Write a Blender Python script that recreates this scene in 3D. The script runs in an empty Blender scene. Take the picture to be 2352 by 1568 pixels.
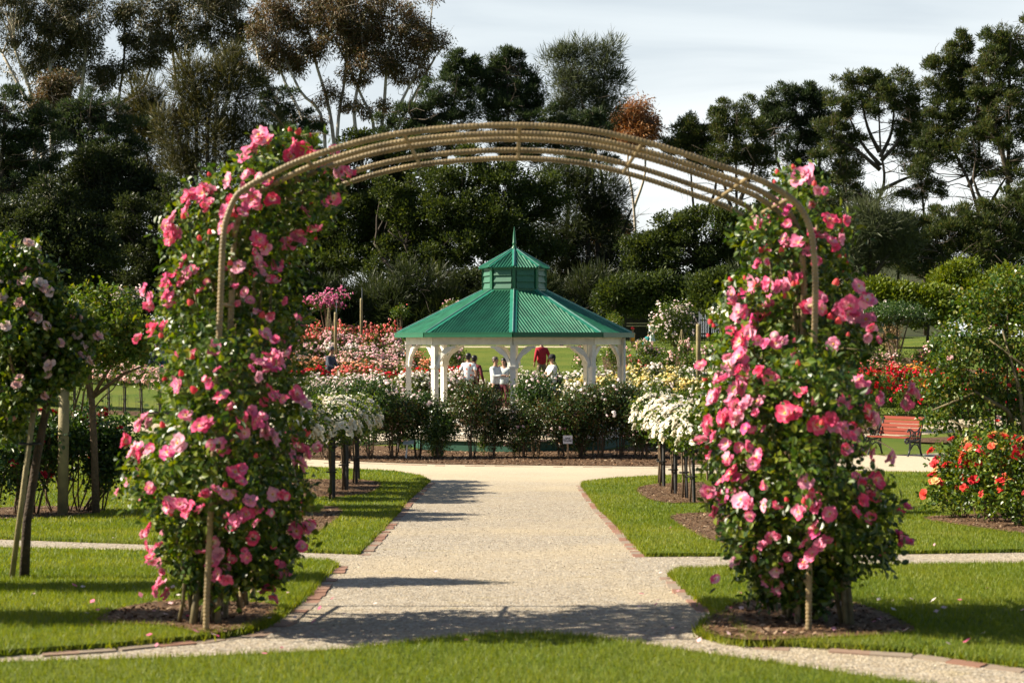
import bpy, bmesh, math, random
import numpy as np
from mathutils import Vector, Matrix
from mathutils.geometry import tessellate_polygon
R = math.radians
scene = bpy.context.scene
COL = scene.collection
# ------------------------------------------------------------ camera
cam_d = bpy.data.cameras.new("camera"); cam = bpy.data.objects.new("camera", cam_d); COL.objects.link(cam)
cam.location = (0, 0, 1.57); cam.rotation_euler = (R(90), 0, 0)
cam_d.sensor_width = 36; cam_d.lens = 55.0
cam_d.clip_start = 0.1; cam_d.clip_end = 3000
cam_d.dof.use_dof = True; cam_d.dof.focus_distance = 37.0; cam_d.dof.aperture_fstop = 4.2
scene.camera = cam
# ------------------------------------------------------------ sky, sun, exposure
SUN_EL, SUN_AZ = R(36), R(-1)          # light comes from the left, a touch from beyond
w = bpy.data.worlds.new("World"); scene.world = w; w.use_nodes = True
nt = w.node_tree; N = nt.nodes; Lk = nt.links
for n in list(N): N.remove(n)
out = N.new('ShaderNodeOutputWorld'); bg = N.new('ShaderNodeBackground'); bg.inputs['Strength'].default_value = 0.045
sky = N.new('ShaderNodeTexSky'); sky.sky_type = 'NISHITA'; sky.sun_disc = False
sky.sun_elevation = SUN_EL; sky.sun_rotation = R(-90)
sky.air_density = 1.0; sky.dust_density = 1.0; sky.ozone_density = 1.5
tc = N.new('ShaderNodeTexCoord'); sep = N.new('ShaderNodeSeparateXYZ')
Lk.new(tc.outputs['Generated'], sep.inputs[0])
def mr(src, a, b, c, d):
    m = N.new('ShaderNodeMapRange'); m.interpolation_type = 'SMOOTHSTEP'
    m.inputs[1].default_value = a; m.inputs[2].default_value = b; m.inputs[3].default_value = c; m.inputs[4].default_value = d
    Lk.new(src, m.inputs[0]); return m.outputs[0]
def mth(op, a, b):
    m = N.new('ShaderNodeMath'); m.operation = op
    for i, v in enumerate((a, b)):
        if isinstance(v, (int, float)): m.inputs[i].default_value = v
        else: Lk.new(v, m.inputs[i])
    return m.outputs[0]
mp = N.new('ShaderNodeMapping'); mp.inputs['Scale'].default_value = (1.6, 1.6, 9.0); mp.inputs['Location'].default_value = (0.4, 0.2, 0.35)
Lk.new(tc.outputs['Generated'], mp.inputs[0])
nz = N.new('ShaderNodeTexNoise'); nz.inputs['Scale'].default_value = 1.6; nz.inputs['Detail'].default_value = 5; nz.inputs['Roughness'].default_value = 0.5
nz.inputs['Distortion'].default_value = 0.6
Lk.new(mp.outputs[0], nz.inputs['Vector'])
band = mth('MULTIPLY', mr(sep.outputs['Z'], 0.16, 0.5, 1.0, 0.0), mr(sep.outputs['Y'], -0.1, 0.7, 0.0, 1.0))
cl = mth('MULTIPLY', band, mr(nz.outputs['Fac'], 0.28, 0.62, 0.62, 1.0))
cc = N.new('ShaderNodeMix'); cc.data_type = 'RGBA'
Lk.new(mr(sep.outputs['Z'], 0.07, 0.22, 0.0, 1.0), cc.inputs['Factor'])
cc.inputs['A'].default_value = (11.2, 11.6, 11.5, 1); cc.inputs['B'].default_value = (8.7, 9.5, 9.9, 1)
mx = N.new('ShaderNodeMix'); mx.data_type = 'RGBA'
Lk.new(cl, mx.inputs['Factor']); Lk.new(sky.outputs[0], mx.inputs['A']); Lk.new(cc.outputs['Result'], mx.inputs['B'])
Lk.new(mx.outputs['Result'], bg.inputs['Color']); Lk.new(bg.outputs[0], out.inputs[0])
sl = bpy.data.lights.new("sun", 'SUN'); sl.energy = 5.0; sl.angle = R(0.5); sl.color = (1.0, 0.90, 0.72)
sun = bpy.data.objects.new("sun", sl); COL.objects.link(sun)
sd = Vector((math.cos(SUN_EL)*math.cos(SUN_AZ), math.cos(SUN_EL)*math.sin(SUN_AZ), -math.sin(SUN_EL)))  # travel direction
sun.rotation_euler = sd.to_track_quat('-Z', 'Y').to_euler()
scene.view_settings.view_transform = 'Standard'; scene.view_settings.look = 'None'
scene.view_settings.exposure = 1.15; scene.view_settings.gamma = 1.0
scene.render.engine = 'CYCLES'
scene.cycles.max_bounces = 6; scene.cycles.diffuse_bounces = 3; scene.cycles.glossy_bounces = 2; scene.cycles.transmission_bounces = 3
# ------------------------------------------------------------ picture to place helpers (pixels of a 2352 px wide copy)
F = 3593.0; CX, CY, CH = 1176.0, 784.0, 1.57
PROF = [(-50, 0), (8, 0), (21, -.715), (38, -1.07), (44, -.95), (48, -.6), (53, -.3), (58, 0.0), (70, .42), (98, 1.4), (115, 1.9), (200, 2.2), (700, 3)]
def zg(y):
    y0 = math.floor(y); t = y - y0
    def f(v):
        for (a, za), (b, zb) in zip(PROF, PROF[1:]):
            if v <= b: return za + (zb-za)*(v-a)/(b-a)
        return PROF[-1][1]
    return f(y0)*(1-t) + f(y0+1)*t
def W(px, py, Y): return Vector(((px-CX)/F*Y, Y, CH-(py-CY)/F*Y))
def G(px, py):
    k = (py-CY)/F; lo, hi = 2.0, 400.0
    for _ in range(50):
        m = (lo+hi)/2
        if (CH-zg(m))/m > k: lo = m
        else: hi = m
    return ((px-CX)/F*lo, lo)
# ------------------------------------------------------------ object helpers
def tag(o, label=None, cat=None, group=None, kind=None):
    if label: o['label'] = label
    if cat: o['category'] = cat
    if group: o['group'] = group
    if kind: o['kind'] = kind
    return o
def empty(name, loc, label, cat, group=None, rz=0):
    o = bpy.data.objects.new(name, None); o.empty_display_size = 0.2; COL.objects.link(o)
    o.location = loc; o.rotation_euler = (0, 0, rz); return tag(o, label, cat, group)
def link(name, me, parent=None):
    o = bpy.data.objects.new(name, me); COL.objects.link(o)
    if parent is not None: o.parent = parent
    return o
def copy_tree(o, parent=None):
    c = o.copy(); COL.objects.link(c); c.parent = parent
    for ch in list(o.children): copy_tree(ch, c)
    return c
class MB:
    def __init__(s): s.V = []; s.n = 0; s.F = {}; s.A = []
    def add(s, V, F, mi=0, a=None):
        V = np.asarray(V, dtype=np.float64).reshape(-1, 3); F = np.asarray(F, dtype=np.int64)
        if F.ndim == 1: F = F[None]
        s.F.setdefault(F.shape[1], []).append((F + s.n, mi)); s.V.append(V); s.n += len(V)
        s.A.append(np.zeros(len(V)) if a is None else np.broadcast_to(np.asarray(a, float), (len(V),)))
    def box(s, c, size, rz=0, mi=0, M=None):
        x, y, z = [v/2 for v in size]
        V = np.array([(-x,-y,-z),(x,-y,-z),(x,y,-z),(-x,y,-z),(-x,-y,z),(x,-y,z),(x,y,z),(-x,y,z)])
        if M is not None: V = V @ np.array(M.to_3x3()).T
        if rz: ca, sa = math.cos(rz), math.sin(rz); V = V @ np.array([[ca,-sa,0],[sa,ca,0],[0,0,1]]).T
        s.add(V + np.array(c), [(0,3,2,1),(4,5,6,7),(0,1,5,4),(1,2,6,5),(2,3,7,6),(3,0,4,7)], mi)
    def bar(s, a, b, w, h, mi=0, up=(0,0,1)):
        a = Vector(a); b = Vector(b); d = b-a; L = d.length; d.normalize()
        u = Vector(up); sd_ = d.cross(u)
        if sd_.length < 1e-4: sd_ = d.cross(Vector((0,1,0)))
        sd_.normalize(); u = sd_.cross(d)
        M = Matrix((sd_, d, u)).transposed(); s.box((a+b)/2, (w, L, h), 0, mi, M)
    def tube(s, P, r, seg=6, mi=0, cap=True, a=None):
        P = np.array([tuple(p) for p in P], float); n = len(P)
        r = np.broadcast_to(np.asarray(r, float), (n,))
        T = np.gradient(P, axis=0); T /= (np.linalg.norm(T, axis=1, keepdims=True)+1e-9)
        u = np.array([0, 0, 1.0]) if abs(T[0][2]) < .9 else np.array([1.0, 0, 0])
        U = np.zeros_like(P)
        for i in range(n):
            u = u - T[i]*np.dot(u, T[i]); u /= (np.linalg.norm(u)+1e-9); U[i] = u
        B = np.cross(T, U); an = np.arange(seg)*2*math.pi/seg
        V = (P[:, None] + r[:, None, None]*(np.cos(an)[None, :, None]*U[:, None] + np.sin(an)[None, :, None]*B[:, None])).reshape(-1, 3)
        i = np.arange(n-1)[:, None]*seg; j = np.arange(seg)[None]; k = (j+1) % seg
        Fq = np.stack([i+j, i+k, i+seg+k, i+seg+j], -1).reshape(-1, 4)
        s.add(V, Fq, mi, a)
        if cap and seg > 2:
            s.F.setdefault(seg, []).append((np.array([list(range(seg))[::-1]])+s.n-len(V), mi))
            s.F.setdefault(seg, []).append((np.array([list(range(seg))])+s.n-seg, mi))
    def lathe(s, prof, c=(0,0,0), seg=16, mi=0):
        an = np.arange(seg)*2*math.pi/seg; pr = np.array(prof, float); n = len(pr)
        V = np.stack([pr[:, 0, None]*np.cos(an), pr[:, 0, None]*np.sin(an), np.repeat(pr[:, 1, None], seg, 1)], -1).reshape(-1, 3)+np.array(c)
        i = np.arange(n-1)[:, None]*seg; j = np.arange(seg)[None]; k = (j+1) % seg
        s.add(V, np.stack([i+j, i+k, i+seg+k, i+seg+j], -1).reshape(-1, 4), mi)
    def ball(s, c, r, seg=12, rings=8, mi=0):
        r = np.broadcast_to(np.asarray(r, float), (3,))
        th = np.linspace(0.02, math.pi-0.02, rings); an = np.arange(seg)*2*math.pi/seg
        V = np.stack([np.sin(th)[:, None]*np.cos(an), np.sin(th)[:, None]*np.sin(an), np.repeat(-np.cos(th)[:, None], seg, 1)], -1).reshape(-1, 3)
        i = np.arange(rings-1)[:, None]*seg; j = np.arange(seg)[None]; k = (j+1) % seg
        s.add(V*r+np.array(c), np.stack([i+j, i+k, i+seg+k, i+seg+j], -1).reshape(-1, 4), mi)
    def mesh(s, name, mats, smooth=False, attr=None):
        me = bpy.data.meshes.new(name); V = np.concatenate(s.V)
        me.vertices.add(len(V)); me.vertices.foreach_set('co', V.astype(np.float32).ravel())
        loops = []; starts = []; tot = []; mis = []; off = 0
        for k, lst in s.F.items():
            for Fa, mi in lst:
                m = len(Fa); loops.append(Fa.ravel()); starts.append(off+np.arange(m)*k); tot.append(np.full(m, k)); mis.append(np.full(m, mi)); off += m*k
        loops = np.concatenate(loops); starts = np.concatenate(starts); mis = np.concatenate(mis)
        me.loops.add(len(loops)); me.loops.foreach_set('vertex_index', loops.astype(np.int32))
        me.polygons.add(len(starts)); me.polygons.foreach_set('loop_start', starts.astype(np.int32))
        me.polygons.foreach_set('material_index', mis.astype(np.int32))
        if smooth: me.polygons.foreach_set('use_smooth', np.ones(len(starts), bool))
        else: me.polygons.foreach_set('use_smooth', np.zeros(len(starts), bool))
        for m in (mats if isinstance(mats, (list, tuple)) else [mats]): me.materials.append(m)
        if attr:
            at = me.attributes.new(attr, 'FLOAT', 'POINT'); at.data.foreach_set('value', np.concatenate(s.A).astype(np.float32))
        me.update(calc_edges=True)
        return me
    def build(s, name, mats, parent=None, smooth=False, attr=None):
        return link(name, s.mesh(name, mats, smooth, attr), parent)
# ------------------------------------------------------------ materials
def newmat(name):
    m = bpy.data.materials.new(name); m.use_nodes = True; nt = m.node_tree
    for n in list(nt.nodes): nt.nodes.remove(n)
    return m, nt, nt.nodes, nt.links
def col4(c): return (c[0], c[1], c[2], 1)
def ramp(N, cols, interp='LINEAR'):
    r = N.new('ShaderNodeValToRGB'); r.color_ramp.interpolation = interp
    el = r.color_ramp.elements
    while len(el) < len(cols): el.new(0.5)
    for i, c in enumerate(cols):
        if len(c) == 4: el[i].position = c[3]; el[i].color = col4(c)
        else: el[i].position = i/(len(cols)-1) if len(cols) > 1 else 0; el[i].color = col4(c)
    return r
def plain(name, c, rough=.6, noise=0.12, scale=6, metal=0, bump=0, bscale=40, spec=.5):
    m, nt, N, L = newmat(name); o = N.new('ShaderNodeOutputMaterial'); b = N.new('ShaderNodeBsdfPrincipled')
    L.new(b.outputs[0], o.inputs[0]); b.inputs['Roughness'].default_value = rough; b.inputs['Metallic'].default_value = metal
    b.inputs['Specular IOR Level'].default_value = spec
    t = N.new('ShaderNodeTexCoord'); nz = N.new('ShaderNodeTexNoise'); nz.inputs['Scale'].default_value = scale; nz.inputs['Detail'].default_value = 6
    L.new(t.outputs['Object'], nz.inputs['Vector'])
    r = ramp(N, [tuple(v*(1-noise) for v in c)+(0.3,), tuple(min(1, v*(1+noise)) for v in c)+(0.7,)])
    L.new(nz.outputs['Fac'], r.inputs[0]); L.new(r.outputs[0], b.inputs['Base Color'])
    if bump:
        n2 = N.new('ShaderNodeTexNoise'); n2.inputs['Scale'].default_value = bscale; n2.inputs['Detail'].default_value = 4
        L.new(t.outputs['Object'], n2.inputs['Vector']); bp = N.new('ShaderNodeBump'); bp.inputs['Strength'].default_value = bump; bp.inputs['Distance'].default_value = 0.02
        L.new(n2.outputs['Fac'], bp.inputs['Height']); L.new(bp.outputs[0], b.inputs['Normal'])
    return m
def leafmat(name, cols, trans=.3, rough=.45, spec=.4, clump=0.0, cscale=1.0):
    """leaf colour varies from leaf to leaf (random per island) and, softly, from sprig to sprig"""
    m, nt, N, L = newmat(name); o = N.new('ShaderNodeOutputMaterial'); b = N.new('ShaderNodeBsdfPrincipled')
    b.inputs['Roughness'].default_value = rough; b.inputs['Specular IOR Level'].default_value = spec
    g = N.new('ShaderNodeNewGeometry'); r = ramp(N, cols)
    if clump:
        t = N.new('ShaderNodeTexCoord'); nz = N.new('ShaderNodeTexNoise'); nz.inputs['Scale'].default_value = cscale; nz.inputs['Detail'].default_value = 2
        L.new(t.outputs['Object'], nz.inputs['Vector'])
        a = N.new('ShaderNodeMath'); a.operation = 'MULTIPLY_ADD'; a.inputs[1].default_value = clump*3; a.inputs[2].default_value = 0.5-clump*1.5
        L.new(nz.outputs['Fac'], a.inputs[0])
        s_ = N.new('ShaderNodeMath'); s_.operation = 'MULTIPLY_ADD'; s_.inputs[1].default_value = 1-clump
        L.new(g.outputs['Random Per Island'], s_.inputs[0])
        a2 = N.new('ShaderNodeMath'); a2.operation = 'MULTIPLY'; a2.inputs[1].default_value = clump; L.new(a.outputs[0], a2.inputs[0]); L.new(a2.outputs[0], s_.inputs[2])
        L.new(s_.outputs[0], r.inputs[0])
    else: L.new(g.outputs['Random Per Island'], r.inputs[0])
    L.new(r.outputs[0], b.inputs['Base Color'])
    if trans > 0:
        tr = N.new('ShaderNodeBsdfTranslucent'); mxx = N.new('ShaderNodeMixShader'); mxx.inputs[0].default_value = trans
        hs = N.new('ShaderNodeHueSaturation'); hs.inputs['Hue'].default_value = 0.485; hs.inputs['Saturation'].default_value = 1.15; hs.inputs['Value'].default_value = 1.5
        L.new(r.outputs[0], hs.inputs['Color']); L.new(hs.outputs[0], tr.inputs['Color'])
        L.new(b.outputs[0], mxx.inputs[1]); L.new(tr.outputs[0], mxx.inputs[2]); L.new(mxx.outputs[0], o.inputs[0])
    else: L.new(b.outputs[0], o.inputs[0])
    return m
def petalmat(name, mid, edges, trans=.3, per='object'):
    """petal colour runs from the heart (attribute heart=0) to the rim; hue differs from bloom to bloom"""
    m, nt, N, L = newmat(name); o = N.new('ShaderNodeOutputMaterial'); b = N.new('ShaderNodeBsdfPrincipled')
    b.inputs['Roughness'].default_value = .6; b.inputs['Specular IOR Level'].default_value = .2
    at = N.new('ShaderNodeAttribute'); at.attribute_name = 'heart'
    if per == 'object': rn = N.new('ShaderNodeObjectInfo').outputs['Random']
    else: rn = N.new('ShaderNodeNewGeometry').outputs['Random Per Island']
    r = ramp(N, edges); L.new(rn, r.inputs[0])
    mxr = N.new('ShaderNodeMix'); mxr.data_type = 'RGBA'; mrr = N.new('ShaderNodeMapRange'); mrr.inputs[1].default_value = .1; mrr.inputs[2].default_value = .62
    L.new(at.outputs['Fac'], mrr.inputs[0]); L.new(mrr.outputs[0], mxr.inputs['Factor'])
    mxr.inputs['A'].default_value = col4(mid); L.new(r.outputs[0], mxr.inputs['B'])
    L.new(mxr.outputs['Result'], b.inputs['Base Color'])
    tr = N.new('ShaderNodeBsdfTranslucent'); L.new(mxr.outputs['Result'], tr.inputs['Color']); mxx = N.new('ShaderNodeMixShader'); mxx.inputs[0].default_value = trans
    L.new(b.outputs[0], mxx.inputs[1]); L.new(tr.outputs[0], mxx.inputs[2]); L.new(mxx.outputs[0], o.inputs[0])
    return m
def groundmat(name, kind):
    m, nt, N, L = newmat(name); o = N.new('ShaderNodeOutputMaterial'); b = N.new('ShaderNodeBsdfPrincipled'); L.new(b.outputs[0], o.inputs[0])
    b.inputs['Roughness'].default_value = .9; b.inputs['Specular IOR Level'].default_value = .2
    t = N.new('ShaderNodeTexCoord'); P = t.outputs['Object']
    def noise(s, d=5, sc=None, dist=0):
        n = N.new('ShaderNodeTexNoise'); n.inputs['Scale'].default_value = s; n.inputs['Detail'].default_value = d; n.inputs['Distortion'].default_value = dist
        if sc: mp = N.new('ShaderNodeMapping'); mp.inputs['Scale'].default_value = sc; L.new(P, mp.inputs[0]); L.new(mp.outputs[0], n.inputs['Vector'])
        else: L.new(P, n.inputs['Vector'])
        return n.outputs['Fac']
    def mix(f, a, c, mode='MIX'):
        x = N.new('ShaderNodeMix'); x.data_type = 'RGBA'; x.blend_type = mode
        for inp, v in (('Factor', f), ('A', a), ('B', c)):
            if isinstance(v, tuple): x.inputs[inp].default_value = col4(v)
            elif isinstance(v, float): x.inputs[inp].default_value = v
            else: L.new(v, x.inputs[inp])
        return x.outputs['Result']
    def rmp(src, cols): r = ramp(N, cols); L.new(src, r.inputs[0]); return r.outputs[0]
    h = None
    if kind == 'gravel':
        v = N.new('ShaderNodeTexVoronoi'); v.inputs['Scale'].default_value = 52; L.new(P, v.inputs['Vector'])
        sp = N.new('ShaderNodeSeparateColor'); L.new(v.outputs['Color'], sp.inputs[0])
        c = rmp(sp.outputs[0], [(.14,.12,.10), (.34,.29,.22), (.42,.35,.26), (.36,.33,.29), (.62,.56,.46)])
        c = mix(rmp(noise(.55, 4), [(0,0,0,.45), (.6,.6,.6,.7)]), c, (.52,.42,.27))
        c = mix(rmp(noise(1.6, 5, (1,3,1)), [(0,0,0,.62), (.45,.45,.45,.75)]), c, (.40,.32,.12))
        c = mix(rmp(noise(14, 4), [(0,0,0,.3), (.35,.35,.35,.75)]), c, (.34,.28,.21))
        c = mix(rmp(noise(46, 3), [(.55,.55,.55,.30), (1,1,1,.50)]), (.10,.08,.06), c)
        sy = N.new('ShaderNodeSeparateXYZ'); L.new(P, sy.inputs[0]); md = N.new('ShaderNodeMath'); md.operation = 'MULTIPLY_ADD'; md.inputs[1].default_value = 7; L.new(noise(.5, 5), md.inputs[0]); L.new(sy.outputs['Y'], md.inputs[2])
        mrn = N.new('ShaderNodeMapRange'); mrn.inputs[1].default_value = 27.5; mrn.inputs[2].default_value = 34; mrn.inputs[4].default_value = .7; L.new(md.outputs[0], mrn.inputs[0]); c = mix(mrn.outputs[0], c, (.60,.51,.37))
        h = v.outputs['Distance']; bs, bd = .6, .012
    elif kind == 'pale':
        v = N.new('ShaderNodeTexVoronoi'); v.inputs['Scale'].default_value = 60; L.new(P, v.inputs['Vector'])
        sp = N.new('ShaderNodeSeparateColor'); L.new(v.outputs['Color'], sp.inputs[0])
        c = rmp(sp.outputs[0], [(.40,.33,.23), (.60,.50,.34), (.66,.57,.41), (.72,.64,.50)])
        c = mix(rmp(noise(1.2, 5), [(0,0,0,.5), (.5,.5,.5,.75)]), c, (.66,.53,.34))
        c = mix(rmp(noise(9, 6, (1,2,1)), [(0,0,0,.62), (.8,.8,.8,.72)]), c, (.30,.24,.17))
        c = mix(rmp(noise(30, 4), [(.6,.6,.6,.28), (1,1,1,.48)]), (.15,.12,.08), c)
        h = v.outputs['Distance']; bs, bd = 1.0, .02
    elif kind == 'grass':
        c = rmp(noise(60, 3), [(.045,.085,.008,.3), (.14,.19,.022,.7)])
        c = mix(rmp(noise(.35, 4), [(0,0,0,.4), (.7,.7,.7,.65)]), c, (.17,.19,.03))
        c = mix(rmp(noise(2.3, 4), [(0,0,0,.5), (.5,.5,.5,.75)]), c, (.05,.12,.015))
        h = noise(90, 2); bs, bd = .8, .03
    elif kind == 'mulch':
        v = N.new('ShaderNodeTexVoronoi'); v.inputs['Scale'].default_value = 38; mp = N.new('ShaderNodeMapping'); mp.inputs['Scale'].default_value = (1, 2.2, 1); mp.inputs['Rotation'].default_value = (0,0,.6)
        L.new(P, mp.inputs[0]); L.new(mp.outputs[0], v.inputs['Vector'])
        sp = N.new('ShaderNodeSeparateColor'); L.new(v.outputs['Color'], sp.inputs[0])
        c = rmp(sp.outputs[0], [(.035,.018,.010), (.10,.055,.028), (.17,.10,.055), (.12,.065,.035), (.36,.26,.17)])
        c = mix(rmp(noise(3, 5), [(0,0,0,.4), (.7,.7,.7,.7)]), c, (.08,.04,.02))
        h = sp.outputs[1]; bs, bd = 1.0, .025
    L.new(c, b.inputs['Base Color'])
    bp = N.new('ShaderNodeBump'); bp.inputs['Strength'].default_value = bs; bp.inputs['Distance'].default_value = bd
    L.new(h, bp.inputs['Height']); L.new(bp.outputs[0], b.inputs['Normal'])
    return m
M = {}
M['grass'] = groundmat('lawn_turf', 'grass'); M['gravel'] = groundmat('gravel', 'gravel'); M['pale'] = groundmat('pale_gravel', 'pale'); M['mulch'] = groundmat('bark_mulch', 'mulch')
M['blade'] = leafmat('grass_blade', [(.045,.085,.008), (.10,.155,.012), (.17,.215,.022), (.24,.26,.04), (.36,.33,.11)], trans=.4, rough=.5, spec=.3, clump=.5, cscale=.7)
M['brick'] = leafmat('edging_brick', [(.22,.12,.085), (.29,.16,.115), (.28,.21,.16), (.28,.23,.18)], trans=0, rough=.85, spec=.2)
M['iron'] = plain('tan_wrapped_tube', (.24,.175,.085), rough=.5, noise=.42, scale=7, bump=.2, bscale=120)
M['white'] = plain('white_paint', (.78,.75,.68), rough=.5, noise=.11, scale=5)
M['green'] = plain('green_sheet_metal', (.022,.140,.078), rough=.40, noise=.32, scale=3.5)
M['dgreen'] = plain('green_gutter_paint', (.010,.115,.055), rough=.4, noise=.08)
M['cap'] = plain('green_ridge_metal', (.025,.19,.125), rough=.25, noise=.1)
M['louvre'] = plain('green_louvre_paint', (.035,.14,.085), rough=.5, noise=.1)
M['deck'] = plain('deck_boards', (.50,.43,.34), rough=.7, noise=.15, scale=12)
M['bark'] = plain('rose_cane', (.13,.085,.05), rough=.85, noise=.4, scale=30, bump=.5)
M['cane'] = plain('green_brown_cane', (.14,.11,.05), rough=.7, noise=.4, scale=18)
M['dstake'] = plain('weathered_black_stake', (.035,.033,.032), rough=.8, noise=.4, scale=25, bump=.4)
M['stake'] = plain('treated_pine', (.27,.22,.11), rough=.75, noise=.25, scale=8, bump=.3)
M['rubber'] = plain('black_tie', (.012,.012,.012), rough=.6)
# ------------------------------------------------------------ ground sheet and everything laid on it
rng = np.random.RandomState(7)
def tri_list(poly):
    pts = [Vector((p[0], p[1], 0)) for p in poly]
    return [[poly[i] for i in t] for t in tessellate_polygon([pts])]
def clip(poly, y, keep_above):
    o = []
    for i in range(len(poly)):
        a, b = poly[i], poly[(i+1) % len(poly)]
        ia = (a[1] >= y) if keep_above else (a[1] <= y); ib = (b[1] >= y) if keep_above else (b[1] <= y)
        if ia: o.append(a)
        if ia != ib:
            t = (y-a[1])/(b[1]-a[1]); o.append((a[0]+(b[0]-a[0])*t, y))
    return o
def drape(polys, off, skirt=0):
    mb = MB()
    for poly in polys:
        for tri in tri_list(poly):
            ys = [p[1] for p in tri]; y0, y1 = math.floor(min(ys)), math.ceil(max(ys))
            for k in range(y0, y1):
                c = clip(clip(tri, k, True), k+1, False)
                if len(c) < 3: continue
                a = sum(c[i][0]*c[(i+1) % len(c)][1]-c[(i+1) % len(c)][0]*c[i][1] for i in range(len(c)))/2
                if abs(a) < 1e-6: continue
                if a < 0: c = c[::-1]
                mb.add([(p[0], p[1], zg(p[1])+off) for p in c], [list(range(len(c)))])
        if skirt:
            for a, b in zip(poly, poly[1:]+poly[:1]):
                n = max(1, int(math.ceil(abs(b[1]-a[1]))))
                for i in range(n):
                    p = (a[0]+(b[0]-a[0])*i/n, a[1]+(b[1]-a[1])*i/n); q = (a[0]+(b[0]-a[0])*(i+1)/n, a[1]+(b[1]-a[1])*(i+1)/n)
                    mb.add([(p[0], p[1], zg(p[1])+off), (q[0], q[1], zg(q[1])+off), (q[0], q[1], zg(q[1])+off-skirt), (p[0], p[1], zg(p[1])+off-skirt)], [(0,1,2,3)])
    return mb
def smooth_poly(pts, n=3):
    """round the corners of a closed polygon (Chaikin)"""
    for _ in range(n):
        q = []
        for a, b in zip(pts, pts[1:]+pts[:1]):
            q += [(a[0]*.75+b[0]*.25, a[1]*.75+b[1]*.25), (a[0]*.25+b[0]*.75, a[1]*.25+b[1]*.75)]
        pts = q
    return pts
# base sheet: turf to the horizon
ys = list(range(-50, 120)) + list(range(120, 700, 20)); mb = MB()
for a, b in zip(ys, ys[1:]):
    za, zb = zg(a), zg(b)
    mb.add([(-500,a,za),(500,a,za),(500,b,zb),(-500,b,zb)], [(0,1,2,3)])
tag(mb.build('ground', M['grass']), kind='structure')
# gravel of the near half: one sheet, the lawns stand on it as raised turf
pale = [G(*p) for p in [(1180,1066),(1500,1069),(1700,1061),(1960,1046),(2110,1043),(2352,1034),(2700,1030)]]
gr_poly = [(-14, 1), (16, 1), (18, 29), (18, pale[-1][1])] + pale[::-1] + [G(*p) for p in [(1000,1064),(850,1058),(400,1036),(240,1016),(0,1010)]] + [(-20, 33)]
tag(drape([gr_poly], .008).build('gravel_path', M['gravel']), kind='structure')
ringp = [G(*p) for p in [(0,1014),(240,1020),(400,1040),(850,1062),(1000,1067),(1180,1069),(1500,1072),(1700,1064),(1960,1049),(2110,1046),(2352,1037)]]
ringn = [G(*p) for p in [(2400,1098),(2120,1090),(1960,1088),(1600,1096),(1420,1118),(1345,1135),(985,1128),(880,1100),(720,1080),(420,1066),(240,1056),(0,1052)]]
# farther paths
fp = [[G(*p) for p in q] for q in (
    [(-60,938),(0,940),(120,950),(240,964),(345,972),(450,978),(450,1000),(345,996),(240,990),(120,974),(0,960),(-60,957)],
    [(1900,982),(1960,976),(2050,970),(2200,963),(2420,955),(2420,985),(2200,992),(2090,1000),(1960,1006),(1900,1010)],
    [(900,795),(1400,795),(1400,798),(900,798)])]
tag(drape(fp, .006).build('far_path', M['pale']), kind='structure')
tag(drape([[G(*p) for p in [(700,1010),(930,1000),(1018,998),(1010,1012),(930,1018),(700,1030)]]], .10, .09).build('brick_ramp', M['deck']), kind='structure')
# raised lawns
XL, XR = -1.45, 1.22
def gp(*pts): return [G(*p) for p in pts]
LA = gp((-120,1520),(0,1510),(270,1492),(450,1476),(560,1458),(640,1425),(700,1372),(745,1325),(770,1303),(752,1296),(690,1293),(370,1275),(0,1266),(-300,1262),(-400,1500))
LB = gp((-500,1232),(0,1240),(365,1253),(690,1270),(820,1275),(868,1225),(925,1160),(985,1107),(965,1096),(900,1085),(720,1076),(420,1062),(240,1054),(0,1050),(-500,1050))
RB = gp((1485,1280),(1700,1279),(2000,1275),(2352,1270),(2900,1262),(2900,1096),(2352,1094),(2120,1088),(1960,1086),(1600,1092),(1420,1101),(1340,1110),(1338,1118),(1400,1190))
RC = gp((1545,1326),(1560,1316),(1700,1311),(1960,1308),(2352,1303),(2900,1298),(2900,1580),(2352,1538),(2100,1504),(1900,1492),(1730,1484),(1690,1450),(1640,1408),(1590,1370))
FL = gp((-200,1560),(0,1538),(200,1532),(420,1526),(600,1518),(780,1508),(900,1496),(1020,1481),(1130,1472),(1240,1470),(1340,1477),(1450,1492),(1600,1514),(1750,1535),(1900,1558),(2050,1580)) + [(3, 6.2), (-3.5, 6.2)]
LAWNS = [LA, LB, RB, RC, FL]
# beds cut in the lawns (mulch sheets just proud of the turf base)
beds = {
 'lb1': gp((560,1104),(740,1106),(892,1108),(845,1148),(640,1147),(500,1145)),
 'lb2': gp((560,1172),(720,1168),(806,1171),(725,1240),(640,1262),(520,1262)),
 'rb1': gp((1447,1119),(1620,1112),(1700,1112),(1750,1160),(1620,1162),(1492,1162)),
 'rb2': gp((1518,1186),(1700,1184),(1800,1240),(1760,1262),(1640,1258),(1580,1226)),
 'la': gp((205,1447),(260,1415),(340,1398),(450,1392),(560,1398),(640,1402),(640,1425),(590,1452),(480,1478),(380,1452),(300,1450)),
 'rc': gp((1600,1462),(1650,1415),(1740,1388),(1900,1386),(2000,1408),(2070,1440),(2120,1472),(2000,1478),(1890,1482),(1735,1492),(1660,1482)),
 'red': gp((2090,1196),(2200,1190),(2400,1180),(2800,1180),(2800,1250),(2400,1240),(2250,1222)),
 'dark': gp((-200,1180),(0,1172),(120,1168),(240,1172),(235,1186),(120,1196),(0,1200),(-200,1205)),
 'bench': gp((2080,1010),(2352,1000),(2352,1012),(2200,1022),(2080,1018)),
}
mbm = drape([smooth_poly(b, 2) for b in beds.values()], .047)
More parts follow.
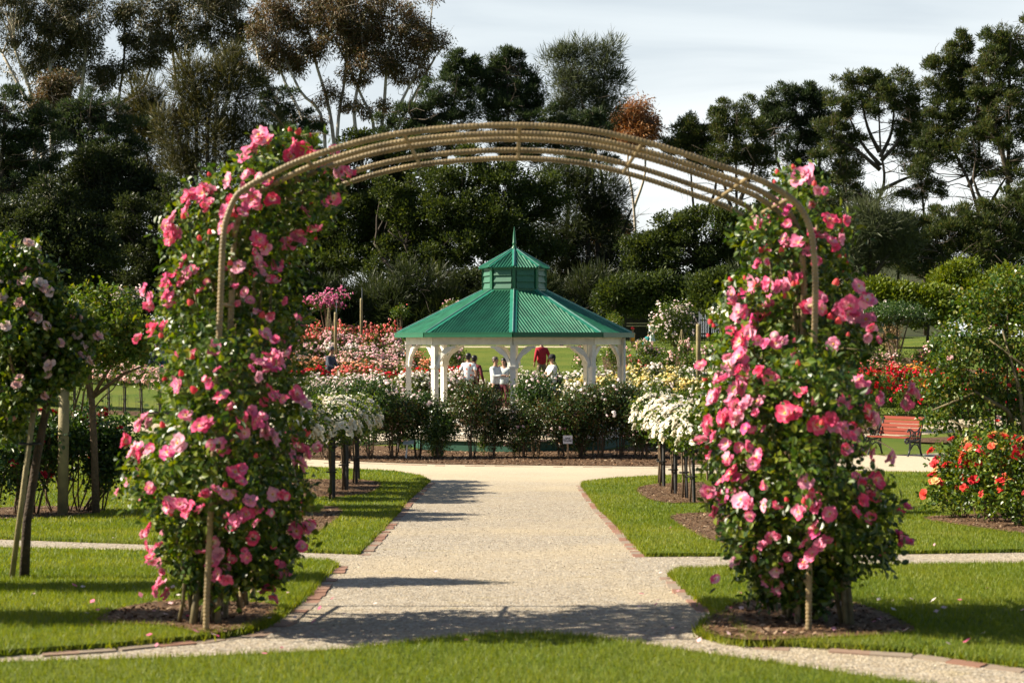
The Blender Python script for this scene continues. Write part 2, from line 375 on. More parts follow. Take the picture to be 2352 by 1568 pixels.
ringbed = ringp[2:9]; cxg, cyg, rb = 0.06, 39.9, 8.3
back = [(cxg+rb*math.cos(a), cyg+rb*math.sin(a)) for a in np.linspace(R(-20), R(-160), 14)]
ann = ringbed + [G(1960,1030)] + [(cxg+3.1*math.cos(a), cyg+3.0*math.sin(a)) for a in np.linspace(R(-15), R(-165), 12)] + [G(400,1025)]
drb = drape([ann], .016); mbm.V += drb.V
for k, l in drb.F.items():
    for Fa, mi in l: mbm.F.setdefault(k, []).append((Fa+mbm.n, mi))
mbm.n += drb.n; mbm.A += drb.A
far = [[(-7.4,43),(-5,43),(-4,44.2),(0,44.6),(4,44.2),(5,43),(11,43),(11,52.5),(-7.4,52.5)], [(-10,54),(-1.6,54),(-1.8,76),(-11,76)], [(3.4,56),(20,54),(20,80),(4.6,80)],
       [G(225,950),G(100,947),G(0,944),G(0,936),G(100,938),G(225,942),G(345,946),G(420,950),G(420,958),G(345,957)]]
dfar = drape(far, .010); 
for k, l in dfar.F.items():
    for Fa, mi in l: mbm.F.setdefault(k, []).append((Fa+mbm.n, mi))
mbm.V += dfar.V; mbm.n += dfar.n; mbm.A += dfar.A
tag(mbm.build('mulch_bed', M['mulch']), kind='structure')
tag(drape(LAWNS, .04, .05).build('lawn', M['grass']), kind='structure')

def inpoly(P, poly):
    x, y = P[:, 0], P[:, 1]; c = np.zeros(len(P), bool); n = len(poly)
    for i in range(n):
        x0, y0 = poly[i]; x1, y1 = poly[(i+1) % n]
        m = ((y0 > y) != (y1 > y)) & (x < (x1-x0)*(y-y0)/((y1-y0)+1e-12)+x0); c ^= m
    return c
ZY = np.array([zg(v) for v in range(-50, 400)])
def zgv(Y): return np.interp(Y, np.arange(-50, 400), ZY)
def scatter(poly, dens, yr=(0, 60), holes=()):
    P = np.array(poly); x0, y0 = P.min(0); x1, y1 = P.max(0); y0 = max(y0, yr[0]); y1 = min(y1, yr[1])
    xm = 0.44*y1+.9; x0 = max(x0, -xm); x1 = min(x1, xm)
    if y1 <= y0 or x1 <= x0: return np.zeros((0, 2))
    n = int((x1-x0)*(y1-y0)*dens); q = np.stack([rng.uniform(x0, x1, n), rng.uniform(y0, y1, n)], 1)
    q = q[np.abs(q[:, 0]) < .44*q[:, 1]+.9]; q = q[inpoly(q, poly)]
    for h in holes: q = q[~inpoly(q, h)]
    return q
hb = [smooth_poly(b, 2) for b in beds.values()]
def blades(q, h, wd, base=.035):
    n = len(q)
    if not n: return None
    z = zgv(q[:, 1])+base; a = rng.uniform(0, 2*math.pi, n); hh = h*rng.uniform(.55, 1.25, n); lean = rng.uniform(0, .9, n)*hh; la = rng.uniform(0, 2*math.pi, n)
    dx, dy = np.cos(a)*wd/2, np.sin(a)*wd/2
    V = np.empty((n, 3, 3)); V[:, 0] = np.stack([q[:, 0]-dx, q[:, 1]-dy, z], 1); V[:, 1] = np.stack([q[:, 0]+dx, q[:, 1]+dy, z], 1)
    V[:, 2] = np.stack([q[:, 0]+np.cos(la)*lean, q[:, 1]+np.sin(la)*lean, z+hh], 1)
    return V.reshape(-1, 3), np.arange(3*n).reshape(-1, 3)
mb = MB()
for poly in LAWNS:
    for (ya, yb, dens, h, wd) in ((6, 8.6, 6500, .032, .0042), (8.6, 12.5, 4200, .034, .006), (12.5, 18, 2000, .034, .009), (18, 28, 800, .036, .015), (28, 40, 300, .04, .025)):
        r_ = blades(scatter(poly, dens, (ya, yb), hb), h, wd)
        if r_: mb.add(*r_)
tag(mb.build('lawn_grass', M['blade']), 'short mown green grass covering the raised lawns beside the gravel path', 'grass', kind='stuff')
# shaggy turf edges along gravel and beds
mb = MB(); E = []
for poly in LAWNS + hb:
    for a, b in zip(poly, poly[1:]+poly[:1]):
        L_ = math.hypot(b[0]-a[0], b[1]-a[1]); ym = (a[1]+b[1])/2
        if ym > 30 or L_ < 1e-3: continue
        n = int(L_*(520 if ym < 14 else 260)); t = rng.uniform(0, 1, n)
        E.append(np.stack([a[0]+(b[0]-a[0])*t+rng.normal(0, .018, n), a[1]+(b[1]-a[1])*t+rng.normal(0, .018, n)], 1))
q = np.concatenate(E); q = q[np.abs(q[:, 0]) < .44*q[:, 1]+.9]
mb.add(*blades(q, .05, .009, .01))
tag(mb.build('edge_grass', M['blade']), 'longer grass fringing the edges of the lawns and beds', 'grass', kind='stuff')
# bark chips, gravel stones
def chips(q, lo, hi, asp, z0):
    n = len(q); L_ = rng.uniform(lo, hi, n); Wd = L_*rng.uniform(asp*.6, asp*1.3, n); a = rng.uniform(0, 6.283, n); ti = rng.normal(0, .35, n)
    D = np.stack([np.cos(a), np.sin(a), ti], 1); S = np.stack([-np.sin(a), np.cos(a), rng.normal(0, .3, n)], 1); c = np.stack([q[:, 0], q[:, 1], zgv(q[:, 1])+z0+L_*.12], 1)
    D *= L_[:, None]/2; S *= Wd[:, None]/2
    V = np.stack([c-D-S*.6, c-D*.3+S, c+D+S*.5, c+D*.4-S], 1).reshape(-1, 3)
    return V, np.arange(4*n).reshape(-1, 4)
M['chip'] = leafmat('bark_chip', [(.03,.015,.008), (.10,.055,.03), (.19,.11,.06), (.13,.07,.035), (.42,.31,.21)], trans=0, rough=.9, spec=.2)
M['stone'] = leafmat('gravel_stone', [(.22,.18,.14), (.48,.39,.27), (.38,.33,.27), (.55,.47,.35), (.70,.62,.48)], trans=0, rough=.9, spec=.2)
mb = MB()
for k, b in beds.items():
    mb.add(*chips(scatter(smooth_poly(b, 2), 900 if k in ('la', 'rc') else 500, (6, 30)), .015, .05, .35, .047))
mb.add(*chips(scatter(ann, 170, (28, 38)), .03, .08, .4, .016))
tag(mb.build('bark_chips', M['chip']), 'loose brown bark chips spread over the rose beds', 'mulch', kind='stuff')
q = scatter(gr_poly, 1800, (6.5, 12)); q2 = scatter(gr_poly, 500, (12, 22))
for l in LAWNS: q = q[~inpoly(q, l)]; q2 = q2[~inpoly(q2, l)]
mb = MB(); mb.add(*chips(q, .004, .011, .8, .008)); mb.add(*chips(q2, .008, .015, .8, .008))
tag(mb.build('loose_gravel', M['stone']), 'small loose stones scattered over the gravel path', 'gravel', kind='stuff')
# brick edging
def bricks(pts, name, wd=.085, ln=.20, skip=()):
    mb = MB(); r2 = random.Random(3); seg = 0
    for a, b in zip(pts, pts[1:]):
        a = Vector(a+(0,)) if len(a) == 2 else a; b = Vector(b+(0,)) if len(b) == 2 else b
        d = b-a; L_ = d.length; n = max(1, round(L_/ln)); d.normalize()
        for i in range(n):
            c = a+d*(L_*(i+.5)/n); z = zg(c.y)-.012+r2.uniform(-.005, .005)
            if r2.random() < .12: continue
            sl = (zg(c.y+.5)-zg(c.y-.5))
            Mx = Matrix.Rotation(math.atan2(d.y, d.x)+r2.uniform(-.04, .04), 3, 'Z'); v = Matrix.Rotation(sl*d.y, 3, 'X')
            mb.box((c.x+r2.uniform(-.008,.008), c.y, z), (L_/n-.010, wd*r2.uniform(.9,1.1), .05), 0, 0, v@Mx)
    tag(mb.build(name, M['brick']), kind='structure')
def off(p, dx): return [(x+dx, y) for x, y in p]
bricks(off(gp((560,1465),(640,1432),(700,1380),(745,1332),(775,1302)), .05), 'brick_kerb', .10)
bricks(gp((-60,1520),(0,1514),(270,1496),(450,1480),(560,1464)), 'brick_kerb')
bricks(off(gp((820,1277),(868,1228),(925,1163),(985,1109)), .06), 'brick_kerb', .10)
bricks(off(gp((1338,1116),(1400,1190),(1485,1282)), -.06), 'brick_kerb', .10)
bricks(off(gp((1540,1330),(1590,1374),(1640,1410)), -.04), 'brick_kerb', .09)
bricks(gp((1730,1490),(1900,1498),(2100,1511),(2352,1545),(2600,1575)), 'brick_kerb')
bricks(gp((700,1064),(850,1065),(1000,1070),(1180,1072),(1500,1075),(1700,1067)), 'brick_kerb', .06)
# fallen petals
M['fallen'] = leafmat('fallen_petal', [(.75,.12,.28), (.85,.35,.45), (.88,.80,.76), (.9,.55,.6)], trans=.2, rough=.7, spec=.1)
q = np.concatenate([scatter([(-2.6,7.6),(-.6,7.6),(-.9,10.5),(-2.6,10.5)], 8), scatter([(.7,7.8),(3.2,7.8),(3.2,10.5),(.8,10.5)], 7), scatter(LB, .35, (14, 22)), scatter(RB, .2, (14, 22)), scatter([(-4,7.4),(4,7.4),(4.5,12),(-4.5,12)], .5)])
mb = MB(); V, Fq = chips(q, .02, .042, .8, .055); mb.add(V, Fq)
tag(mb.build('fallen_petals', M['fallen']), 'pink and white rose petals fallen on the grass and gravel', 'petals', kind='stuff')
# ------------------------------------------------------------ gazebo
M['roll'] = plain('highlight_ridge_roll', (.22,.40,.36), rough=.22, noise=.15, metal=.4)  # paler than the caps: bright sheen along the hips put into the roll's colour
GX, GY = 0.06, 39.9
ROT = R(-90.8)
gz = empty('gazebo', (GX, GY, zg(38)), 'green roofed octagonal white gazebo with louvred cupola and spire', 'gazebo')
g0 = zg(38); Zw = lambda z: z-g0
def oc(Rr, k, z): a = ROT+R(45)*k; return Vector((Rr*math.cos(a), Rr*math.sin(a), z))
def prism(mb, Rr, z0, z1, mi=0, top=True):
    V = [oc(Rr, k, z0) for k in range(8)]+[oc(Rr, k, z1) for k in range(8)]
    mb.add(V, [(k, (k+1) % 8, 8+(k+1) % 8, 8+k) for k in range(8)], mi)
    if top: mb.F.setdefault(8, []).append((np.array([[8,9,10,11,12,13,14,15]])+mb.n-16, mi))
RE, RP = 2.97, 2.70
ze, zt, r1 = Zw(1.765), Zw(2.84), .80
def sheet(name, R0, z0, R1, z1, parent, pitch=.080, amp=.017):
    ap0, ap1 = R0*math.cos(R(22.5)), R1*math.cos(R(22.5)); w0, w1 = R0*math.sin(R(22.5)), R1*math.sin(R(22.5))
    L_ = math.hypot(ap0-ap1, z1-z0)
    for k in range(8):
        mb = MB(); a = ROT+R(45)*(k+.5); d = Vector((math.cos(a), math.sin(a), 0)); s_ = Vector((-math.sin(a), math.cos(a), 0))
        sl = (Vector((0,0,z1))+d*ap1-Vector((0,0,z0))-d*ap0).normalized(); nrm = s_.cross(sl); nrm = nrm if nrm.z > 0 else -nrm
        n = int(2*w0/pitch)*6; us = np.linspace(-w0+.01, w0-.01, n); V = []; 
        for u in us:
            tm = 1.0 if abs(u) < w1 else (w0-abs(u))/(w0-w1)
            o_ = nrm*(amp*math.sin(u/pitch*2*math.pi)+.012); b0 = Vector((0,0,z0))+d*ap0+s_*u+o_
            V += [b0-sl*.06, b0+sl*(L_*tm)]
        mb.add(V, [(2*i, 2*i+2, 2*i+3, 2*i+1) for i in range(n-1)]); mb.build(name, M['green'], parent, smooth=True)
def caps(name, R0, z0, R1, z1, parent, wd, ext=.03, lift=.046):
    for k in range(8):
        mb = MB(); A = oc(R0+ext, k, z0-ext*.5); B = oc(R1, k, z1)
        a = ROT+R(45)*k
        def sd(sgn):
            aa = a+sgn*R(22.5); s_ = Vector((-math.sin(aa), math.cos(aa), 0))*sgn; return s_
        for sgn in (-1, 1):
            t = sd(sgn); up = Vector((0,0,lift))
            # drop of the facet away from the hip
            V = [A+up, B+up, B+up+t*wd-Vector((0,0,.012)), A+up+t*wd-Vector((0,0,.012))]
            V2 = [v-Vector((0,0,.02)) for v in V]
            mb.add(V+V2, [(0,1,2,3) if sgn > 0 else (3,2,1,0), (3,2,6,7), (0,3,7,4), (1,2,6,5)])
        mb.tube([A+Vector((0,0,lift+.004)), B+Vector((0,0,lift+.004))], .017 if wd > .08 else .010, 6, 1)
        mb.build(name, [M['cap'], M['roll']], parent)
sheet('roof_panel', RE, ze, r1, zt, gz); caps('ridge_cap', RE, ze, r1, zt, gz, .10)
rr = empty  # noqa
mb = MB()   # closed ceiling board under the sheets
V = [oc(RE-.05, k, ze-.01) for k in range(8)]+[oc(r1, k, zt-.03) for k in range(8)]
mb.add(V, [(k, (k+1) % 8, 8+(k+1) % 8, 8+k) for k in range(8)]); mb.build('ceiling', M['white'], gz)
for k in range(8):
    mb = MB(); A, B = oc(RE+.05, k, ze-.045), oc(RE+.05, k+1, ze-.045); mb.bar(A, B, .09, .10); mb.bar(oc(RE+.09, k, ze+.012), oc(RE+.09, k+1, ze+.012), .03, .022); mb.build('gutter', M['dgreen'], gz)
    mb = MB(); mb.bar(oc(RP+.02, k, ze-.185), oc(RP+.02, k+1, ze-.185), .10, .185); mb.build('beam', M['white'], gz)
    P = oc(RP, k, 0); mb = MB(); mb.box((P.x, P.y, (ze-.28-.02)/2+.0), (.13, .13, ze-.28+.02), ROT+R(45)*k); po = mb.build('post', M['white'], gz)
    mb = MB(); mb.box((P.x, P.y, Zw(.96)), (.18, .18, .035), ROT+R(45)*k); mb.box((P.x, P.y, Zw(.93)), (.165, .165, .025), ROT+R(45)*k); mb.build('collar', M['white'], po)
    for sgn in (1, -1):   # curved bracket with a notched outer edge
        Q = oc(RP, k+sgn, 0); d = (Q-P); d.z = 0; d.normalize(); mb = MB(); top = ze-.28; n = 14
        nv = d.cross(Vector((0,0,1))); inner = []; outer = []
        for i in range(n+1):
            t = i/n*math.pi/2; rr_ = .50
            cx_, cz_ = .07+rr_, top-rr_-.06
            wv = .045+.03*math.sin(t*2)**2*(1 if i not in (0, n) else 0)+.03*(math.cos(t*6) > .3)
            x = cx_-rr_*math.cos(t); z = cz_+rr_*math.sin(t)*1.05
            outer.append((x-wv*math.cos(t)*.4, z+wv*math.sin(t)*.4)); inner.append((x+wv*math.cos(t)*.9, z-wv*math.sin(t)*.9))
        for i in range(n):
            q = [outer[i], outer[i+1], inner[i+1], inner[i]]
            V = [P+d*x+Vector((0,0,z))+nv*.03 for x, z in q]+[P+d*x+Vector((0,0,z))-nv*.03 for x, z in q]
            mb.add(V, [(0,1,2,3),(7,6,5,4),(0,4,5,1),(3,2,6,7),(0,3,7,4),(1,5,6,2)])
        mb.build('bracket', M['white'], gz)
P = oc(RP, 2, 0); 
mb = MB(); Pp = oc(RP+.05, 2, 0); mb.tube([(Pp.x+.03, Pp.y-.13, .05), (Pp.x+.03, Pp.y-.13, ze-.10)], .045, 10); mb.build('downpipe', M['white'], gz, smooth=True)
# cupola
zc = Zw(3.43); cup = MB(); prism(cup, .77, zt-.06, zc, 0, True); cu = cup.build('cupola', M['louvre'], gz)
for k in range(8):
    a = ROT+R(45)*(k+.5); d = Vector((math.cos(a), math.sin(a), 0)); s_ = Vector((-math.sin(a), math.cos(a), 0)); ap = .77*math.cos(R(22.5)); hw = .77*math.sin(R(22.5))
    mb = MB()
    for i in range(3):
        zb = zt+.06+i*.165; 
        V = [d*(ap+.055)+s_*(-hw+.06)+Vector((0,0,zb)), d*(ap+.055)+s_*(hw-.06)+Vector((0,0,zb)), d*(ap+.012)+s_*(hw-.06)+Vector((0,0,zb+.165)), d*(ap+.012)+s_*(-hw+.06)+Vector((0,0,zb+.165))]
        V2 = [d*(ap+.004)+s_*(-hw+.06)+Vector((0,0,zb)), d*(ap+.004)+s_*(hw-.06)+Vector((0,0,zb))]
        mb.add(V+V2, [(0,1,2,3),(1,0,4,5)])
    mb.build('louvre', M['louvre'], cu)
    mb = MB(); q0, q1 = oc(.79, k, zt-.02), oc(.79, k, zc); mb.bar(q0, q1, .075, .075, 0, (math.cos(a-R(22.5)), math.sin(a-R(22.5)), 0)); mb.build('corner_trim', M['dgreen'], cu)
    mb = MB(); mb.bar(oc(.80, k, zt+.015), oc(.80, k+1, zt+.015), .05, .07); mb.build('base_trim', M['dgreen'], cu)
    mb = MB(); mb.bar(oc(.785, k, zc-.03), oc(.785, k+1, zc-.03), .04, .06); mb.build('top_trim', M['dgreen'], cu)
zr = Zw(3.90)
sheet('cupola_roof_panel', .87, zc+.01, .05, zr, gz, .080, .017); caps('cupola_ridge_cap', .87, zc+.01, .05, zr, gz, .055)
mb = MB(); mb.lathe([(.075, zr-.06), (.075, zr+.06), (.05, zr+.09), (.035, zr+.12), (.05, zr+.15), (.055, zr+.17), (.045, zr+.19), (.03, zr+.42), (.004, zr+.60)], seg=12); mb.build('spire', M['dgreen'], gz, smooth=True)
# deck
mb = MB(); prism(mb, 2.98, .02, .26); mb.build('deck_fascia', plain('dark_green_fascia', (.02,.085,.055), rough=.6), gz)
mb = MB(); prism(mb, 3.04, .262, .30); mb.build('deck', M['deck'], gz)
# balustrades with crossed braces between posts (not in the entrance bay)
for k in range(8):
    if k in (4, ): continue
    A, B = oc(RP, k, 0), oc(RP, k+1, 0); d = (B-A).normalized(); a0, b0 = A+d*.075, B-d*.075; mb = MB(); Z = lambda z: Vector((0,0,z))
    mb.bar(a0+Z(1.02), b0+Z(1.02), .09, .05); mb.bar(a0+Z(.42), b0+Z(.42), .06, .05)
    m_ = (a0+b0)/2; mb.bar(m_+Z(.44), m_+Z(1.0), .07, .07)
    for p, q in ((a0, m_), (m_, b0)):
        mb.bar(p+Z(.45), q+Z(.99), .035, .045); mb.bar(p+Z(.99), q+Z(.45), .032, .045)
    mb.build('balustrade', M['white'], gz)
# ------------------------------------------------------------ rose arch: five hoops and cross bars
prof = [(473,1452),(476,1350),(488,1100),(500,850),(509,620),(512,560),(518,510),(540,455),(565,432),(600,412),(700,365),(850,320),(1000,297),(1180,288),(1350,299),(1500,332),(1650,380),(1750,416),(1805,447),(1840,480),(1862,530),(1870,590),(1873,680),(1866,900),(1860,1150),(1857,1472)]
def catmull(P, n):
    P = [Vector(p) for p in P]; P = [P[0]*2-P[1]]+P+[P[-1]*2-P[-2]]; o = []
    for i in range(1, len(P)-2):
        a, b, c, d = P[i-1:i+3]
        for j in range(n):
            t = j/n; o.append(.5*((2*b)+(c-a)*t+(2*a-5*b+4*c-d)*t*t+(3*b-a-3*c+d)*t**3))
    o.append(P[-2]); return o
HY = [8.36, 8.69, 8.93, 9.45, 9.87]
arch = empty('rose_arch', (0, 8.36, 0), 'tan painted rose arch of five ribbed tube hoops joined by short cross bars', 'garden arch')
base = [((px-CX)/F*8.36, CH-(py-CY)/F*8.36) for px, py in prof]
fine = catmull([(x, 0, z) for x, z in base], 40)
d_ = [0]
for a, b in zip(fine, fine[1:]): d_.append(d_[-1]+(b-a).length)
tot = d_[-1]; ns = int(tot/.0065); tt = np.linspace(0, tot, ns)
fx = np.interp(tt, d_, [p.x for p in fine]); fz = np.interp(tt, d_, [p.z for p in fine])
rad = .0138+.0046*np.abs(np.sin(tt/.021*math.pi))**1.0
for i, y in enumerate(HY):
    dz = zg(y)-zg(8.36); lo = np.clip(1-fz/1.0, 0, 1)
    P = np.stack([fx, np.full(ns, y-8.36), fz+lo*dz*1.0], 1); mb = MB(); mb.tube(P, rad, 8); mb.build('hoop', M['iron'], arch, smooth=True)
def at_arch(px, py):
    p = Vector(((px-CX)/F*8.36, 0, CH-(py-CY)/F*8.36)); return min(fine, key=lambda q: (q-p).length)
for px, py in ((505,700),(476,1330),(490,1010),(560,436),(700,365),(925,305),(1195,289),(1478,326),(1722,404),(1815,455),(1873,700),(1862,1010),(1858,1340)):
    p = at_arch(px, py); mb = MB()
    mb.tube([p+Vector((0, y-8.36, 0)) for y in HY], .011, 8); mb.build('cross_bar', M['iron'], arch, smooth=True)
# ------------------------------------------------------------ leaves, petals, blooms
def unit(v): return v/(np.linalg.norm(v, axis=1, keepdims=True)+1e-9)
def leaves(mb, P, D, Nn, L_, Wd, fold=True, rs=rng, droop=0):
    """P base points, D leaf direction, Nn face normal; L_,Wd arrays or numbers"""
    n = len(P); L_ = np.broadcast_to(L_, (n,))[:, None]; Wd = np.broadcast_to(Wd, (n,))[:, None]
    D = unit(D); S = unit(np.cross(D, Nn)); Nn = unit(np.cross(S, D))
    if fold == 'leaf':     # six-vertex leaf, creased on the midrib
        b = P; t = P+D*L_-Nn*L_*.12; l1 = P+D*L_*.30+S*Wd*.46+Nn*Wd*.16; l2 = P+D*L_*.68+S*Wd*.40+Nn*Wd*.10; r1 = P+D*L_*.30-S*Wd*.46+Nn*Wd*.16; r2 = P+D*L_*.68-S*Wd*.40+Nn*Wd*.10
        V = np.stack([b, l1, l2, t, r2, r1], 1).reshape(-1, 3); k = np.arange(n)[:, None]*6
        mb.add(V, np.concatenate([k+np.array([[0,1,2,3]]), k+np.array([[0,3,4,5]])]))
    elif fold:
        V = np.stack([P, P+D*L_*.45+S*Wd*.5+Nn*Wd*.15, P+D*L_, P+D*L_*.45-S*Wd*.5+Nn*Wd*.15], 1).reshape(-1, 3); k = np.arange(n)[:, None]*4
        mb.add(V, np.concatenate([k+np.array([[0,1,2]]), k+np.array([[0,2,3]])]))
    else:
        V = np.stack([P, P+D*L_*.45+S*Wd*.5, P+D*L_, P+D*L_*.45-S*Wd*.5], 1).reshape(-1, 3)
        mb.add(V, np.arange(4*n).reshape(-1, 4))
def rdir(n, rs=rng): return unit(rs.normal(0, 1, (n, 3)))
def bloom_mesh(name, seed, mats, open_=.8, layers=((5, 1.0), (5, .72)), rad=.05, nu=4, ruffle=.12, center=True):
    """open rose: petals are curved patches; attribute heart 0 at the base .. 1 at the rim. +Z is the face."""
    rs = np.random.RandomState(seed); mb = MB()
    for li, (np_, sc) in enumerate(layers):
        for p in range(np_):
            a0 = 2*math.pi*(p+li*.5)/np_+rs.uniform(-.2, .2); tilt = open_*rs.uniform(.65, 1.25)-li*.24; Lp = rad*sc*rs.uniform(.85, 1.12)
            hw = Lp*(.60 if np_ <= 5 else .5)*rs.uniform(.75, 1.15); V = []; A = []; curl = rs.uniform(-.5, .3)
            for i in range(nu+1):
                t = i/nu; r_ = t*Lp; ang = (math.pi/2-tilt*1.45)*(1-t*.35)+curl*t*t*.6     # elevation angle
                x = r_*math.cos(max(-.5, min(1.5, ang))); z = r_*math.sin(max(-.5, min(1.5, ang)))
                wv = hw*math.sin(min(1, .25+t*.95)*math.pi*.62)
                for j in range(-2, 3):
                    s_ = j/2*wv; notch = -.12*Lp*(abs(j) == 0)*(t == 1); zz = z+abs(j)/2*Lp*.10+rs.uniform(-1, 1)*ruffle*Lp*.25*t
                    xx = x-(abs(j)/2)**2*Lp*.22*t+notch
                    V.append((xx*math.cos(a0)-s_*math.sin(a0), xx*math.sin(a0)+s_*math.cos(a0), zz)); A.append(t)
            Fq = [(i*5+j, i*5+j+1, i*5+j+6, i*5+j+5) for i in range(nu) for j in range(4)]
            mb.add(V, Fq, 0, A)
    if center:
        mb.ball((0, 0, rad*.14), (rad*.17, rad*.17, rad*.12), 8, 5, 1)
    return mb.mesh(name, mats, smooth=True, attr='heart')
def bud_mesh(name, mats, r=.013):
    mb = MB(); mb.lathe([(.001, 0), (r*.7, r*.4), (r, r*1.2), (r*.8, r*2.1), (r*.2, r*2.8)], seg=7, mi=0); mb.A[-1] = np.repeat([1, 1, 1, 1, .8], 7)*1.0
    mb.lathe([(r*.3, -r*.6), (r*.9, 0), (r*1.02, r*.5), (r*.9, r*.9)], seg=6, mi=1)
    return mb.mesh(name, mats, smooth=True, attr='heart')
M['stamen'] = plain('yellow_stamens', (.75,.42,.05), rough=.8, noise=.3, scale=200)
M['sepal'] = plain('green_sepal', (.08,.14,.02), rough=.6)
M['pink'] = petalmat('pink_petal', (.95,.85,.72), [(.87,.06,.16), (.90,.13,.30), (.92,.21,.42), (.92,.33,.52), (.93,.48,.62), (.84,.10,.36)], trans=.35)
M['pinki'] = petalmat('pink_petal_small', (.95,.85,.72), [(.87,.06,.16), (.90,.13,.30), (.92,.22,.43), (.93,.46,.60), (.84,.10,.36)], trans=.35, per='island')
M['bud'] = petalmat('coral_bud', (.8,.1,.1), [(.80,.06,.10), (.85,.14,.13)])
M['cream'] = petalmat('cream_petal', (.78,.62,.34), [(.90,.86,.74), (.92,.89,.82), (.88,.80,.62)])
M['blush'] = petalmat('blush_petal', (.88,.60,.50), [(.88,.46,.48), (.92,.64,.60), (.92,.76,.72)])
M['dred'] = petalmat('dark_red_petal', (.25,.01,.01), [(.33,.008,.02), (.45,.012,.03)])
M['orng'] = petalmat('orange_red_petal', (.88,.22,.08), [(.78,.03,.05), (.82,.05,.06), (.85,.11,.06), (.80,.05,.12), (.86,.22,.10)])
M['apri'] = petalmat('apricot_petal', (.85,.5,.15), [(.90,.55,.18), (.92,.72,.45)])
def far_petal(name, cols): return leafmat(name, cols, trans=.25, rough=.7, spec=.15)
FP = {'coral': far_petal('coral_blooms', [(.74,.10,.10), (.80,.22,.19), (.84,.36,.31), (.84,.46,.42)]),
      'pink': far_petal('pale_pink_blooms', [(.78,.40,.46), (.86,.60,.62), (.88,.72,.70), (.76,.32,.42)]),
      'peach': far_petal('peach_blooms', [(.86,.36,.16), (.88,.45,.28), (.86,.55,.40), (.84,.28,.20)]),
      'red': far_petal('red_blooms', [(.62,.008,.02), (.72,.015,.04), (.70,.03,.10)]),
      'white': far_petal('white_blooms', [(.88,.86,.78), (.90,.88,.82), (.88,.78,.74), (.86,.84,.70)]),
      'blush': far_petal('white_and_blush_blooms', [(.88,.85,.80), (.88,.70,.70), (.90,.84,.80), (.86,.62,.64)]),
      'yellow': far_petal('yellow_blooms', [(.85,.70,.20), (.86,.76,.38), (.88,.82,.56)]),
      'magenta': far_petal('mauve_pink_blooms', [(.62,.12,.30), (.74,.24,.42), (.80,.36,.50)]),
      'orange': far_petal('orange_blooms', [(.85,.28,.05), (.86,.45,.08), (.80,.10,.06)]),
      'shell': far_petal('shell_pink_blooms', [(.88,.60,.52), (.90,.72,.64), (.88,.66,.62), (.80,.35,.40)])}
M['rleaf'] = leafmat('rose_leaf', [(.012,.034,.005), (.030,.072,.008), (.10,.16,.014), (.28,.30,.03)], trans=.30, rough=.36, spec=.55, clump=.25, cscale=3)
M['rleaf2'] = leafmat('dark_rose_leaf', [(.010,.028,.007), (.022,.058,.012), (.055,.105,.018), (.12,.17,.03)], trans=.28, rough=.33, spec=.55, clump=.2, cscale=2)
M['rleafr'] = leafmat('bronze_rose_leaf', [(.010,.030,.007), (.022,.060,.012), (.055,.10,.018), (.08,.06,.018), (.18,.07,.03)], trans=.25, rough=.35, spec=.5, clump=.3, cscale=2.5)
M['rleafy'] = leafmat('yellowish_rose_leaf', [(.03,.07,.01), (.07,.13,.02), (.14,.18,.02), (.22,.14,.03)], trans=.35, rough=.4, spec=.4, clump=.35, cscale=3)
PINK = [bloom_mesh('open_bloom', 11, [M['pink'], M['stamen']], .95, ((5, 1.0), (5, .85), (3, .5)), .056, 4, .55),
        bloom_mesh('half_open_bloom', 12, [M['pink'], M['stamen']], .62, ((5, 1.0), (5, .85), (4, .6)), .054, 4, .5),
        bloom_mesh('flat_bloom', 13, [M['pink'], M['stamen']], 1.15, ((5, 1.05), (6, .8)), .056, 4, .5),
        bloom_mesh('ragged_bloom', 15, [M['pink'], M['stamen']], 1.3, ((4, 1.1), (5, .8), (3, .5)), .056, 4, .8),
        bloom_mesh('side_bloom', 16, [M['pink'], M['stamen']], .8, ((4, 1.15), (4, .8)), .055, 4, .7),
        bloom_mesh('cupped_bloom', 14, [M['pink'], M['stamen']], .42, ((5, 1.0), (5, .85), (4, .6)), .048, 4, .5)]
def double(name, mt, seed, rad=.045): return bloom_mesh(name, seed, [mt, M['stamen']], .75, ((7, 1.0), (6, .82), (5, .6), (4, .4)), rad, 3, .15, False)
BUD = bud_mesh('bud_mesh', [M['bud'], M['sepal']])
def place(me, name, parent, p, nrm, s=1.0, spin=None):
    o = link(name, me, parent); q = Vector(nrm).to_track_quat('Z', 'Y'); o.rotation_mode = 'QUATERNION'
    from mathutils import Quaternion
    o.rotation_quaternion = q @ Quaternion((0, 0, 1), random.uniform(0, 6.28) if spin is None else spin); o.location = p; o.scale = (s, s, s); return o
random.seed(5)
